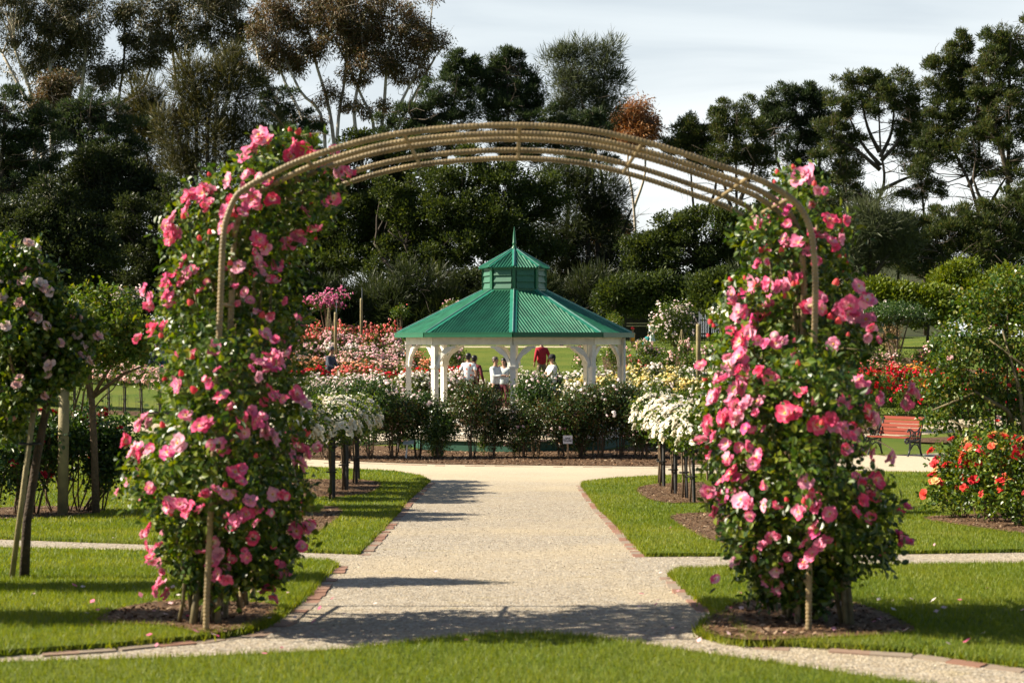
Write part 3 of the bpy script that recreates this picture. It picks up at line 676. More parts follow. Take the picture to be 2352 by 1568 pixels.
# ------------------------------------------------------------ climbing roses on the arch
def climber(label, base_px, slices, blooms, Y0, dep, seed, nleaf, stemY, extra_dir):
    rs = np.random.RandomState(seed); s0 = Y0/F
    zs = np.array([CH-(y-CY)*s0 for y, a, b in slices])[::-1]; xa = np.array([(a-CX)*s0 for y, a, b in slices])[::-1]; xb = np.array([(b-CX)*s0 for y, a, b in slices])[::-1]
    bx = (base_px-CX)*s0; root = empty('climbing_rose', (bx, Y0, zg(Y0)), label, 'rose'); o0 = np.array([bx, Y0, zg(Y0)])
    ph = rs.uniform(0, 6.28, 6)
    def sm(z): t = np.clip((np.asarray(z)-1.35)/.4, 0, 1); return t*t*(3-2*t)
    def yc(z): return Y0-.30+.50*sm(z)
    def prm(z): k_ = (yc(z)-.12)/Y0; return (np.interp(z, zs, xa)+np.interp(z, zs, xb))/2*k_, (np.interp(z, zs, xb)-np.interp(z, zs, xa))/2*k_
    def dz(z): return dep*(1.1-.12*sm(z))*np.clip((z-zs[0])/.55, .18, 1)*np.clip((zs[-1]-z)/.25, .3, 1)
    def lump(th, z): return 1+.10*np.sin(3*th+ph[0]+z*4)+.09*np.sin(5*th+z*9+ph[1])+.07*np.sin(z*15+ph[2]+th)
    # clustered sprigs of leaves
    ncl = nleaf//14; z = rs.uniform(zs[0], zs[-1], ncl*2); c, a = prm(z); keep = rs.uniform(0, 1, len(z)) < a/a.max(); z = z[keep][:ncl]; c, a = prm(z)
    th = rs.uniform(0, 2*math.pi, len(z)); rr_ = (1-.55*rs.uniform(0, 1, len(z))**2.0)*lump(th, z)*.95; rr_ = np.where(rs.uniform(0, 1, len(z)) < .18, rs.uniform(.2, .8, len(z)), rr_)
    C = np.stack([c+a*rr_*np.cos(th), yc(z)+dz(z)*rr_*np.sin(th), z], 1); On = unit(np.stack([np.cos(th)/np.maximum(a, .05), np.sin(th)/np.maximum(dz(z), .05), np.full(len(z), .5)], 1))
    k = 14; Cc = np.repeat(C, k, 0); Oo = np.repeat(On, k, 0); n = len(Cc)
    P = Cc+rs.normal(0, .045, (n, 3)); D = unit(rdir(n, rs)+Oo*.6+np.array([0, 0, -.25])); Nn = unit(Oo*1.5+rdir(n, rs)*.75+np.array([0, 0, .5]))
    mb = MB(); leaves(mb, P-o0, D, Nn, rs.uniform(.030, .062, n), rs.uniform(.022, .040, n), 'leaf'); mb.build('foliage', M['rleaf'], root)
    # canes
    mb = MB(); nst = 22
    for i in range(nst):
        bx_ = bx+rs.uniform(-.17, .17); by = stemY+rs.uniform(-.5, .55); zt_ = rs.uniform(.8, zs[-1]-.1); c1, a1 = prm(np.array([zt_])); an = rs.uniform(0, 6.28)
        tgt = np.array([c1[0]+a1[0]*.75*math.cos(an), float(yc(zt_))+dep*.6*math.sin(an), zt_]); b0 = np.array([bx_, by, zg(by)+.02])
        q = []
        for t in np.linspace(0, 1, 9):
            p = b0*(1-t)+tgt*t; p[0] += math.sin(t*math.pi)*rs.uniform(-.05, .05)+(c1[0]-bx)*.1*math.sin(t*math.pi); p[1] += math.sin(t*math.pi)*rs.uniform(-.08, .08)+rs.normal(0, .008); p[0] += rs.normal(0, .009); q.append(p-o0)
        r0 = rs.uniform(.009, .021) if i > 3 else rs.uniform(.015, .023)
        mb.tube(q, np.linspace(r0, r0*.35, 9), 6)
    for i in range(70):      # thin shoots that break the outline
        z1 = rs.uniform(zs[0]+.2, zs[-1]); c1, a1 = prm(np.array([z1])); an = rs.uniform(0, 6.28); d1 = dz(np.array([z1]))[0]
        p0 = np.array([c1[0]+a1[0]*.6*math.cos(an), float(yc(z1))+d1*.6*math.sin(an), z1]); dd = np.array([math.cos(an), math.sin(an)*.8, rs.uniform(-.5, .7)]); L1 = rs.uniform(.12, .30)
        tip = p0+dd*L1; mb.tube([p0-o0, (p0+tip)/2-o0+np.array([0, 0, .02]), tip-o0], [.004, .003, .0015], 4)
    mb.build('canes', M['cane'], root, smooth=True)
    cnt = 0; cents = []
    def surf(x, z_, front=True):
        c1, a1 = prm(np.array([z_])); u = max(-.97, min(.97, (x-c1[0])/max(a1[0], .05))); d1 = dz(np.array([z_]))[0]
        y = float(yc(z_))-d1*math.sqrt(1-u*u)*1.0; nr = Vector((u/max(a1[0], .1), -math.sqrt(1-u*u)/d1, .25)).normalized(); return y, nr
    for b in blooms:
        px, py, dm = b if len(b) == 3 else (b[0], b[1], 40)
        y = Y0-dep*.8
        for _ in range(3):
            p = W(px, py, y); y, nr = surf(p.x, p.z)
        p = W(px, py, y-.02); nr = (nr+Vector((-.55, 0, .35))*random.uniform(.2, 1.2)+Vector((random.uniform(-.5, .5), random.uniform(-.3, .3), random.uniform(-.4, .5)))).normalized()
        s_ = dm*y/F/.105*.90
        if dm < 26: place(BUD, 'bud', root, p-Vector(o0), Vector((nr.x, nr.y*.4, abs(nr.z)+.5)), 1.5); continue
        place(random.choice(PINK), 'blossom', root, p-Vector(o0), nr, s_); cnt += 1; cents.append((p, nr, s_))
        if dm >= 48 and cnt < 98:        # a cluster: neighbouring blooms in the same truss
            q = p+Vector((random.choice((-1, 1))*random.uniform(.035, .06), random.uniform(-.01, .05), random.uniform(-.05, .05))); place(random.choice(PINK), 'blossom', root, q-Vector(o0), (nr+Vector((random.uniform(-.6, .6), 0, random.uniform(-.3, .5)))).normalized(), s_*.9); cnt += 1
    # blooms on the sides and the back
    nb = max(0, 97-cnt)
    for i in range(nb):
        z1 = rs.uniform(zs[0]+.15, zs[-1]-.05); c1, a1 = prm(np.array([z1])); d1 = dz(np.array([z1]))[0]; an = rs.uniform(-.5, math.pi+.9)
        p = Vector((c1[0]+a1[0]*math.cos(an)*1.0, float(yc(z1))+d1*math.sin(an), z1)); nr = Vector((math.cos(an), math.sin(an), .3))
        place(PINK[rs.randint(6)], 'blossom', root, p-Vector(o0), nr, rs.uniform(.8, 1.05)); cents.append((p, nr, .9))
    for i in range(55):
        z1 = rs.uniform(zs[0]+.15, zs[-1]); c1, a1 = prm(np.array([z1])); d1 = dz(np.array([z1]))[0]; an = rs.uniform(0, 6.28)
        p = Vector((c1[0]+a1[0]*math.cos(an)*1.05, float(yc(z1))+d1*math.sin(an)*1.05, z1+.02)); place(BUD, 'bud', root, p-Vector(o0), Vector((math.cos(an)*.4, math.sin(an)*.3, 1)), rs.uniform(.8, 1.3))
    # smaller blooms of the same trusses, too many to count
    mb = MB()
    for p, nr, s_ in cents:
        for _ in range(rs.choice([0, 1, 2, 2, 3, 4])):
            me = PINK[rs.randint(6)]; n_ = len(me.vertices); V = np.empty(n_*3, np.float32); me.vertices.foreach_get('co', V); V = V.reshape(-1, 3); A = np.empty(n_, np.float32); me.attributes['heart'].data.foreach_get('value', A)
            q = Vector(nr+Vector(rs.normal(0, .55, 3))).to_track_quat('Z', 'Y').to_matrix() @ Matrix.Rotation(rs.uniform(0, 6.28), 3, 'Z'); c_ = np.array(p)+rs.normal(0, .065, 3)*np.array([1, .5, 1])
            V2 = V @ (np.array(q)*rs.uniform(.6, .92)*s_).T+c_-o0; off_ = mb.n; mb.V.append(V2.astype(float)); mb.A.append(A.astype(float)); mb.n += n_
            quads = {}
            for pl in me.polygons: quads.setdefault((len(pl.vertices), pl.material_index), []).append(list(pl.vertices))
            for (k_, mi), l in quads.items(): mb.F.setdefault(k_, []).append((np.array(l)+off_, mi))
    o = mb.build('blossoms', [M['pinki'], M['stamen']], root, smooth=True, attr='heart'); o['kind'] = 'stuff'
    return root
SL = [(300,662,700),(320,640,722),(340,575,745),(360,558,762),(385,550,775),(410,520,790),(440,450,785),(470,420,775),(500,392,735),(550,380,708),(600,405,680),(650,398,662),(680,350,670),(720,360,685),(760,350,690),(800,372,672),(850,390,665),(900,398,690),(950,370,680),(1000,325,685),(1050,318,690),(1100,322,688),(1150,340,682),(1200,352,692),(1240,370,688),(1275,382,665),(1305,405,635),(1330,435,590)]
BL = [(590,345,65),(690,345,50),(680,312,22),(735,360,45),(775,398,42),(765,455,38),(525,415,40),(565,403,30),(470,445,58),(430,478,42),(395,505,46),(393,547,44),(535,460,40),(580,460,52),(625,460,42),(520,490,45),(510,520,38),(700,485,38),(680,553,52),(597,553,42),(548,612,40),(595,628,44),(635,608,38),(590,595,30),(540,662,30),(405,640,52),(400,685,48),(350,683,40),(435,628,34),(575,690,28),(355,762,46),(487,800,42),(413,885,44),(485,885,28),(640,828,54),(600,840,56),(590,865,35),(610,768,38),(680,735,38),(460,980,48),(410,1018,48),(350,975,48),(555,965,48),(575,945,42),(560,995,36),(288,1010,38),(325,1045,50),(298,1112,34),(325,1140,34),(435,1172,48),(385,1165,36),(545,1195,48),(575,1150,42),(590,1168,28),(520,1135,36),(540,1085,44),(690,1065,50),(630,1005,48),(680,905,50),(348,1212,38),(380,1225,34),(505,1275,48),(370,1285,38),(370,1340,42),(650,1310,48),(580,1235,38),(615,1355,42),(570,1280,30),(700,1220,50),(625,1135,38),(520,1305,26),(445,815,30),(650,690,30),(625,910,34),(455,905,22),(600,735,22),(445,705,22),(560,500,22)]
climber('pink climbing rose covering the left leg of the arch and its shoulder', 500, SL, BL, 9.1, .72, 21, 19000, 9.1, 0)
SR = [(395,1800,1865),(420,1795,1890),(450,1785,1893),(480,1765,1900),(510,1725,1915),(550,1712,1925),(600,1725,1930),(640,1690,1935),(680,1672,1985),(720,1665,2005),(770,1650,2008),(820,1645,1995),(870,1640,1992),(920,1634,2005),(960,1630,2000),(1000,1638,1970),(1050,1648,1985),(1100,1650,2015),(1150,1645,2045),(1200,1665,2060),(1240,1682,2060),(1270,1695,1990),(1305,1715,1945),(1335,1745,1915),(1360,1790,1890)]
BR = [(1840,410,62),(1875,440,36),(1790,475,44),(1815,485,44),(1745,513,32),(1905,505,44),(1800,550,32),(1860,580,48),(1910,565,48),(1745,605,36),(1795,660,54),(1735,655,48),(1682,677,42),(1765,695,42),(1870,700,48),(1700,720,54),(1740,735,54),(1700,785,48),(1760,790,36),(1800,785,36),(1950,705,54),(1990,735,54),(1963,728,40),(1672,835,48),(1700,820,48),(1750,855,48),(1655,905,54),(1690,900,54),(1720,925,48),(1840,900,36),(1915,790,36),(1805,950,54),(1692,960,44),(1662,960,54),(1715,985,36),(1930,930,48),(1905,965,54),(1940,985,48),(2085,890,44),(2080,925,48),(1990,945,48),(1980,895,42),(1740,1050,44),(1680,1085,48),(1665,1140,48),(1642,1175,36),(1850,1105,42),(1725,1155,54),(1755,1160,36),(1880,1165,48),(1835,1170,36),(1990,1120,54),(2000,1145,46),(1975,1148,44),(2060,1180,48),(2065,1235,46),(1875,1225,42),(1885,1255,48),(1755,1255,38),(1785,1310,36),(1785,1345,48),(1690,1290,36),(2045,1050,36),(1990,775,34),(1645,1005,40),(1668,1020,36),(1925,750,22),(1915,660,22),(1700,850,38)]
climber('pink climbing rose covering the right leg of the arch, bushy right down to its foot', 1850, SR, BR, 9.1, .75, 22, 19000, 9.1, 0)
# ------------------------------------------------------------ generic leafy volume
def foliage_mesh(name, mat, blobs, n, L_, Wd, seed, fold=True, up=.5, extra=None):
    """blobs: (centre, radii) ellipsoids; leaves grow in sprigs near their surfaces"""
    rs = np.random.RandomState(seed); wts = np.array([r[0]*r[1]+r[1]*r[2]+r[0]*r[2] for c, r in blobs]); wts = wts/wts.sum()
    k = 9; m = max(1, n//k); idx = rs.choice(len(blobs), m, p=wts); C = np.array([b[0] for b in blobs], float)[idx]; Rr = np.array([b[1] for b in blobs], float)[idx]
    d = rdir(m, rs); rr_ = (1-.6*rs.uniform(0, 1, m)**2)[:, None]*(1+.25*rs.normal(0, 1, (m, 1)))
    c = C+d*Rr*np.clip(rr_, .1, 1.35); cc = np.repeat(c, k, 0); dd = np.repeat(d, k, 0); N_ = len(cc); sp = Rr.mean()*.16
    P = cc+rs.normal(0, max(sp, L_*.6), (N_, 3)); D = unit(rdir(N_, rs)+dd*.5); Nn = unit(dd*.8+rdir(N_, rs)*.9+np.array([0, 0, up]))
    mb = MB(); leaves(mb, P, D, Nn, rs.uniform(.65, 1.2, N_)*L_, rs.uniform(.7, 1.15, N_)*Wd, fold); return mb.mesh(name, mat)
# ------------------------------------------------------------ rose bush kit
def stems_mesh(h, w_, n, seed, r=.009):
    rs = np.random.RandomState(seed); mb = MB()
    for i in range(n):
        a = rs.uniform(0, 6.28); b0 = np.array([.06*math.cos(a)*rs.uniform(.3, 1.6), .06*math.sin(a)*rs.uniform(.3, 1.6), -.02]); rr_ = w_*rs.uniform(.3, .85)
        t1 = np.array([rr_*math.cos(a), rr_*math.sin(a), h*rs.uniform(.6, .98)]); md = b0*.45+t1*.55; md[:2] *= .8; md[2] = h*rs.uniform(.35, .5)
        r_ = r*rs.uniform(.6, 1.4); mb.tube([b0, (b0+md)/2+rs.normal(0, .01, 3), md, (md+t1)/2+rs.normal(0, .015, 3), t1], [r_, r_*.9, r_*.7, r_*.5, r_*.3], 5)
    return mb.mesh('stems', M['bark'])
def farblooms_mesh(blobs, n, seed, size=.042, top=.1, clusters=4):
    """small double roses sitting on the outside of the bush"""
    rs = np.random.RandomState(seed); mb = MB(); idx = rs.randint(0, len(blobs), n*4); d = rdir(n*4, rs); ok = d[:, 2] > top-rs.uniform(0, .7, n*4)**2; idx = idx[ok][:n]; d = d[ok][:n]
    C = np.array([b[0] for b in blobs], float)[idx]; Rr = np.array([b[1] for b in blobs], float)[idx]; c = C+d*Rr*1.05
    kk = clusters; c = np.repeat(c[:max(1, n//kk)], kk, 0)+rs.normal(0, size*1.6, (max(1, n//kk)*kk, 3)); d = np.repeat(d[:max(1, n//kk)], kk, 0); d = unit(d+rs.normal(0, .35, d.shape)+np.array([0, 0, .5]))
    for cp, dn in zip(c, d):
        s_ = size*rs.uniform(.7, 1.25); u = np.cross(dn, [0.3, .2, .9]); u /= np.linalg.norm(u)+1e-9; v = np.cross(dn, u); 
        a = rs.uniform(0, 6.28); V = [cp+dn*s_*.55]; ns_ = 6
        for ring, (rr_, zz) in enumerate(((.62, .35), (1.0, -.05), (.55, -.45))):
            for j in range(ns_):
                an = a+(j+.5*ring)*2*math.pi/ns_; q = rr_*s_*rs.uniform(.75, 1.2); V.append(cp+u*q*math.cos(an)+v*q*math.sin(an)+dn*(zz+rs.uniform(-.15, .15))*s_)
        Fq = [(0, 1+j, 1+(j+1) % ns_) for j in range(ns_)]
        T = Fq[:]
        for r_ in (0, 1):
            o = 1+r_*ns_
            for j in range(ns_): k1 = (j+1) % ns_; T += [(o+j, o+ns_+j, o+k1), (o+k1, o+ns_+j, o+ns_+k1)]
        mb.add(V, T)
    return mb.mesh('blossoms', FP['white'])
def blobset(h, w_, base, seed, k=7, sq=.34):
    rs = np.random.RandomState(seed); o = []
    for i in range(k):
        a = rs.uniform(0, 6.28); q = w_*rs.uniform(.15, .62); z = base+(h-base)*rs.uniform(.25, .86); s_ = rs.uniform(.8, 1.25)
        o.append(((q*math.cos(a), q*math.sin(a), z), (w_*.48*s_, w_*.48*s_, min(sq*s_, h-z+.03))))
    return o
BK = []          # bush kits: (height 1, half width .45) dense
for s_ in range(5):
    bl = blobset(1.0, .52, .18, 40+s_); BK.append((foliage_mesh('foliage', M['rleaf'], bl, 2600, .060, .042, 50+s_), stems_mesh(1, .45, 9, 60+s_), [farblooms_mesh(bl, n, 70+s_+n, .044) for n in (30, 74, 150)]))
LK = []          # leggy kits: clear canes below, leaf above
for s_ in range(4):
    bl = blobset(1.6, .72, .34, 140+s_, 12, .38); LK.append((foliage_mesh('foliage', M['rleaf2'], bl, 5600, .066, .046, 150+s_), stems_mesh(1.5, .5, 10, 160+s_, .012), [farblooms_mesh(bl, n, 170+s_+n, .045) for n in (10, 24, 60)]))
rb_ = random.Random(99)
def bush(kit, dens, x, y, h, wd, label, group, leaf=None, bl='white', z=None):
    f, st, fl = rb_.choice(kit); h0 = 1.0 if kit is BK else 1.6
    o = empty('rose_bush', (x, y, zg(y)+.01 if z is None else z), label, 'rose bush', group, rb_.uniform(0, 6.28)); o.scale = (wd, wd, h/h0)
    a = link('foliage', f, o)
    if leaf: a.material_slots[0].link = 'OBJECT'; a.material_slots[0].material = leaf
    link('stems', st, o)
    if dens >= 0:
        b = link('blossoms', fl[dens], o); b['kind'] = 'stuff'; b.material_slots[0].link = 'OBJECT'; b.material_slots[0].material = FP[bl]
    return o
ORD = ['leftmost']+[w_+' from the left' for w_ in 'second third fourth fifth sixth seventh eighth ninth tenth eleventh twelfth'.split()]
def row(x0, x1, top, Y, col, label, group, dens=1, leaf=None, step=.75, wd=1.1, jit=.35, kit=None):
    """a row of bushes whose tops reach `top` in the picture; x0,x1 picture limits"""
    X0, X1 = (x0-CX)/F*Y, (x1-CX)/F*Y; n = max(1, round((X1-X0)/step))
    for i in range(n):
        x = X0+(i+.5)*(X1-X0)/n+rb_.uniform(-.15, .15); y = Y+rb_.uniform(-jit, jit); zt_ = CH-(top+rb_.uniform(-5, 7)-CY)/F*Y; h = max(.45, zt_-zg(y))
        bush(kit or BK, dens, x, y, h, wd*rb_.uniform(.85, 1.15), label+((', '+ORD[i]) if n > 1 else ''), group, leaf, rb_.choice(col) if isinstance(col, (list, tuple)) else col)
# beds beyond the gazebo, left of it
row(640,965,752,73,['coral','pink'],'coral red rose bush, farthest row left of the gazebo','coral rose bushes of the farthest left row',2,step=.95,wd=1.3)
row(640,930,772,70,['coral','pink'],'coral and pink rose bush, second farthest row at left','coral and pink rose bushes left of the gazebo',2,step=.95,wd=1.2)
row(645,960,790,66,['pink','pink','blush'],'pale pink rose bush beside the left slope of the gazebo roof','pale pink rose bushes left of the gazebo',2,step=.85,wd=1.2)
row(640,970,812,61.5,['peach','pink','shell'],'peach rose bush behind the apricot row left of the gazebo','peach rose bushes left of the gazebo',2,step=.85)
row(645,1010,826,58,['peach','peach','shell'],'apricot rose bush just behind the bright red row','apricot rose bushes behind the red row',2,step=.8)
row(655,745,846,54,'red','bright red rose bush left of the person in the grey cap','red rose bushes left of the capped man',2,step=.7)
row(775,1070,848,53.5,['red','red','coral'],'bright red rose bush between the grey cap and the gazebo','red rose bushes right of the capped man',2,step=.7)
row(640,900,864,49.5,['white','blush'],'white rose bush just in front of the red row','white rose bushes in front of the red row',2,step=.7)
row(900,1090,862,48.5,['white','blush'],'white rose bush behind the left posts of the gazebo','white rose bushes behind the left gazebo posts',2,step=.7)
row(640,905,878,46,['blush','white'],'blush white rose bush, nearest pale row left of the gazebo','white rose bushes of the nearest pale row',2,step=.7)
# lawn lane behind the gazebo and what flanks it
row(1030,1080,783,67,'pink','tall dark rose bush left of the lawn behind the gazebo','tall rose bushes left of the lawn lane',1,step=.8,kit=BK)
row(1322,1365,790,64,'shell','dark green rose bush right of the lawn behind the gazebo','dark green rose bushes right of the lawn lane',0,step=.9)
row(1380,1450,792,62,'shell','dark green rose bush under the right end of the beam','dark green rose bushes under the right beam',0,step=.9)
row(1085,1180,866,51.5,'white','white rose bush between the left posts and the centre post','white rose bushes behind the gazebo centre',2,step=.7)
row(1175,1420,858,51,['white','blush','white'],'white rose bush behind the person in the white T-shirt','white rose bushes right of the centre post',2,step=.7)
row(1300,1560,866,48.8,['yellow','yellow','white'],'yellow rose bush behind the right gazebo posts','yellow rose bushes behind the right posts',2,step=.7)
row(1290,1450,882,45.8,['blush','white'],'blush white rose bush in front of the yellow ones','blush rose bushes at the right posts',2,step=.65)
row(1450,1650,868,48,['yellow','white','yellow'],'pale yellow rose bush just right of the gazebo','pale yellow rose bushes right of the gazebo',2,step=.7)
row(1440,1660,842,52.5,['white','white','yellow'],'white rose bush behind the pale yellow ones','white rose bushes right of the gazebo',2,step=.7)
row(1450,1660,812,57.5,['coral','shell'],'leafy rose bush with few coral blooms right of the gazebo','leafy coral rose bushes right of the gazebo',0,step=.75)
row(1450,1700,792,64,['shell','pink'],'leafy rose bush with apricot buds below the flowering mound','leafy rose bushes below the flowering mound',1,step=.85)
row(1440,1660,892,43.5,['blush','white'],'green rose bush with scattered blush blooms, near right row','blush rose bushes in the near right row',1,step=.7)
# left of the left pillar
row(-60,420,838,58,['coral','shell'],'dark green rose bush behind the shell pink standards','dark rose bushes behind the shell pink standards',0,step=.9,wd=1.2)
# right of the right pillar
row(1950,2180,808,62,['peach','shell','pink'],'pink and peach rose bush in the far right row','pink rose bushes far right of the arch',1,step=.85)
row(1950,2120,832,56,['orange','coral'],'orange rose bush behind the red row at right','orange rose bushes right of the arch',2,step=.8)
row(1960,2150,848,50,'red','bright red rose bush right of the arch','red rose bushes right of the arch',2,step=.7)
row(1980,2420,868,47,['red','red','orange'],'dark leafed red rose bush behind the tall leafy rose','red rose bushes behind the tall leafy rose',1,step=.8)
# ------------------------------------------------------------ ring of leggy bushes in front of the gazebo
for px, Y, top, fl, col, dn, lab in (
  (690,34.8,868,'rleaf2','white',2,'leggy dark rose bush with white blooms behind the left white standards, leftmost'),
  (745,34.2,868,'rleaf2','white',2,'leggy dark rose bush with white blooms behind the left white standards'),
  (800,34.6,864,'rleaf2','white',2,'leggy dark rose bush with white and blush blooms left of the gazebo'),
  (850,34.0,872,'rleaf2','blush',2,'leggy dark rose bush beside the right edge of the left white standards'),
  (905,34.2,905,'rleafr','blush',1,'leggy bronze leafed rose bush above the slanting plaque'),
  (960,34.6,898,'rleaf2','blush',2,'leggy dark rose bush with pale blooms below the left gazebo posts'),
  (1008,34.3,905,'rleaf2','blush',0,'leggy dark rose bush standing behind the bright green low bush'),
  (1085,34.2,888,'rleafr','blush',1,'leggy bronze tipped rose bush below the man in the floral shirt'),
  (1130,34.5,895,'rleafr','blush',1,'leggy bronze tipped rose bush below the two women'),
  (1200,34.2,925,'rleafr','pink',0,'lower leggy rose bush right below the centre post of the gazebo'),
  (1232,35.2,858,'rleaf2','blush',2,'tall dark rose bush with blush blooms right of the centre post'),
  (1290,34.3,895,'rleafr','pink',0,'leggy bronze tipped rose bush below the seated woman in sunglasses'),
  (1335,34.5,888,'rleafr','blush',1,'leggy bronze rose bush left of the stake behind the white notice'),
  (1380,34.3,895,'rleafr','blush',1,'leggy dark rose bush in front of the right gazebo posts'),
  (1425,34.6,888,'rleafr','blush',1,'leggy dark rose bush below the right corner post of the gazebo'),
  (1480,34.2,900,'rleafr','blush',1,'leggy bronze rose bush left behind the right white standards'),
  (1545,34.6,905,'rleafr','coral',1,'leggy bronze rose bush behind the right white standards'),
  (1610,34.3,908,'rleafr','coral',1,'leggy bronze rose bush with coral buds behind the right white standards'),
  (1665,34.5,900,'rleafr','coral',1,'leggy bronze rose bush behind the edge of the right arch leg')):
    x = (px-CX)/F*Y; z = zg(Y)+.015; bush(LK, dn, x, Y, CH-(top+4+rb_.uniform(-9, 12)-CY)/F*Y-z, rb_.uniform(.74, 1.02), lab, 'leggy rose bushes ringing the gazebo', M[fl], col, z)
for px, py, h, wd, fl, col, dn, lab in (
  (1000,1052,.92,.62,'rleafy','pink',0,'bright green low bush in the mulch right of the slanting plaque'),
  (933,1034,.42,.42,'rleaf','pink',0,'small rose bush with pink blooms behind the slanting plaque'),
  (1112,1046,.58,.36,'rleaf','pink',1,'small pink rose bush in the mulch below the deck'),
  (1180,1050,.42,.45,'rleaf','pink',1,'small pink rose bush at the foot of the gazebo centre post'),
  (1335,1046,.40,.35,'rleaf','pink',0,'small sparse rose plant right of the white notice'),
  (1458,1046,.72,.5,'rleaf','pink',1,'small pink rose bush beside the first right standard')):
    x, y = G(px, py); bush(BK, dn, x, y, h, wd, lab, 'low rose bushes in the ring bed', M[fl], col)
# ------------------------------------------------------------ standard roses with stakes
CREAMB = [bloom_mesh('cream_full', 31, [M['cream'], M['stamen']], .6, ((6, 1.0), (6, .9), (5, .7), (4, .5)), .050, 3, .4, False), bloom_mesh('cream_round', 32, [M['cream'], M['stamen']], .75, ((6, 1.0), (6, .85), (5, .65)), .046, 3, .4, False), bloom_mesh('cream_open', 33, [M['cream'], M['stamen']], .9, ((6, 1.0), (5, .8), (4, .5)), .05, 3, .5)]
BLUSHB = [double('blush_bloom', M['blush'], 34, .046)]
def make_standard(seed, label, group, bl, nb, guard=False, hh=1.42, wd=.42, leafn=2700, stemh=.86):
    rs = np.random.RandomState(seed); root = empty('standard_rose', (0, 0, 0), label, 'standard rose', group)
    mb = MB(); mb.tube([(0,0,-.02), (.012,.01,.3), (-.008,.0,.6), (.01,.005,stemh), (.0,0,stemh+.12)], [.018,.015,.014,.016,.011], 7)
    for i in range(7):
        a = i*.9+rs.uniform(-.2, .2); mb.tube([(.01,.005,stemh-.02), (.10*math.cos(a), .10*math.sin(a), stemh+.08), (wd*.65*math.cos(a), wd*.65*math.sin(a), stemh+.3)], [.010,.007,.003], 5)
    mb.build('trunk', M['bark'], root, smooth=True)
    mb = MB(); mb.tube([(.06,.0,-.02), (.045,.0,stemh+.06)], .027, 4); mb.build('stake', M['dstake'], root)
    for z in (.38, .74):
        mb = MB(); mb.tube([(.075*math.cos(a)*1.0+.026, .032*math.sin(a), z) for a in np.linspace(0, 6.2832, 13)], .011, 6); mb.build('tie', M['rubber'], root)
    bls = [((wd*.5*math.cos(a)*rs.uniform(.5, 1.1), wd*.5*math.sin(a)*rs.uniform(.5, 1.1), stemh+.22+rs.uniform(-.12, .16)), (wd*.58, wd*.58, .22)) for a in np.linspace(0, 5.4, 7)]
    link('foliage', foliage_mesh('foliage', M['rleaf'], bls, leafn, .055, .038, seed+1), root)
    for i in range(nb):
        th = rs.uniform(0, 6.28); ph = math.acos(rs.uniform(-.35, 1)); s_ = math.sin(ph); rr_ = rs.uniform(.92, 1.12)
        p = Vector((wd*s_*math.cos(th)*rr_, wd*s_*math.sin(th)*rr_, stemh+.20+.36*math.cos(ph)*rr_+rs.uniform(-.04, .04))); nr = Vector((s_*math.cos(th), s_*math.sin(th), math.cos(ph)*.8+.5))
        place(bl[rs.randint(len(bl))], 'blossom', root, p, nr, rs.uniform(1.0, 1.5))
    if guard:
        mb = MB()
        for j in range(14):
            a = j*2*math.pi/14; mb.tube([(.14*math.cos(a), .14*math.sin(a), 0), (.14*math.cos(a), .14*math.sin(a), .5)], .0022, 3)
        for z in (.02, .14, .26, .38, .5): mb.tube([(.14*math.cos(a), .14*math.sin(a), z) for a in np.linspace(0, 6.2832, 15)], .0022, 3)
        mb.build('wire_guard', M['rubber'], root)
    return root
SG = 'white standard roses on black stakes beside the path'
prot = [make_standard(300+i, '', SG, CREAMB, n) for i, n in enumerate((92, 78, 86))]
usedp = set()
def put_std(i, x, y, lab, rz, s=1.0, grp=None, protos=None):
    protos = protos or prot; p = protos[i % len(protos)]
    o = p if id(p) not in usedp else copy_tree(p); usedp.add(id(p))
    o.location = (x, y, zg(y)+.05); o.rotation_euler = (0, rs_.uniform(-.02, .02), rz); o.scale = (s, s, s); o['label'] = lab; return o
rs_ = random.Random(4)
for side, xx, L_ in (('left', -2.68, [(19.2,'nearest, half hidden by the left arch rose'),(20.3,'second from the camera in the left front row'),(22.7,'third from the camera in the left front row'),(23.5,'fourth from the camera in the left front row'),(24.3,'fifth from the camera in the left front row'),(25.1,'sixth from the camera in the left front row'),(25.9,'second farthest in the left front row'),(26.8,'farthest of the left front row')]),
                    ('right', 2.45, [(19.0,'nearest, half hidden by the right arch rose'),(20.1,'second from the camera in the right front row'),(22.0,'third from the camera in the right front row'),(22.8,'fourth from the camera in the right front row'),(23.6,'fifth from the camera in the right front row'),(24.4,'sixth from the camera in the right front row'),(25.2,'second farthest in the right front row'),(26.0,'farthest of the right front row')])):
    for i, (y, ds) in enumerate(L_):
        put_std(i+(side == 'right'), xx+rs_.uniform(-.07, .07)+(.0 if i > 1 else (-.05 if side == 'left' else .08)), y, 'white standard rose, '+ds, rs_.uniform(0, 6.28) if False else rs_.uniform(-.5, .5), rs_.uniform(.94, 1.04))
    for i, y in enumerate((20.0, 21.2, 22.6, 23.7, 24.8, 25.9)):
        put_std(i, xx+(-.95 if side == 'left' else .95)+rs_.uniform(-.06, .06), y, 'white standard rose of the %s back row, %s from the camera' % (side, ('first','second','third','fourth','fifth','sixth')[i]), rs_.uniform(-.5, .5), rs_.uniform(.94, 1.04))
pg = [make_standard(320, '', 'shell pink standard roses with wire guards', BLUSHB, 44, True, leafn=1500)]
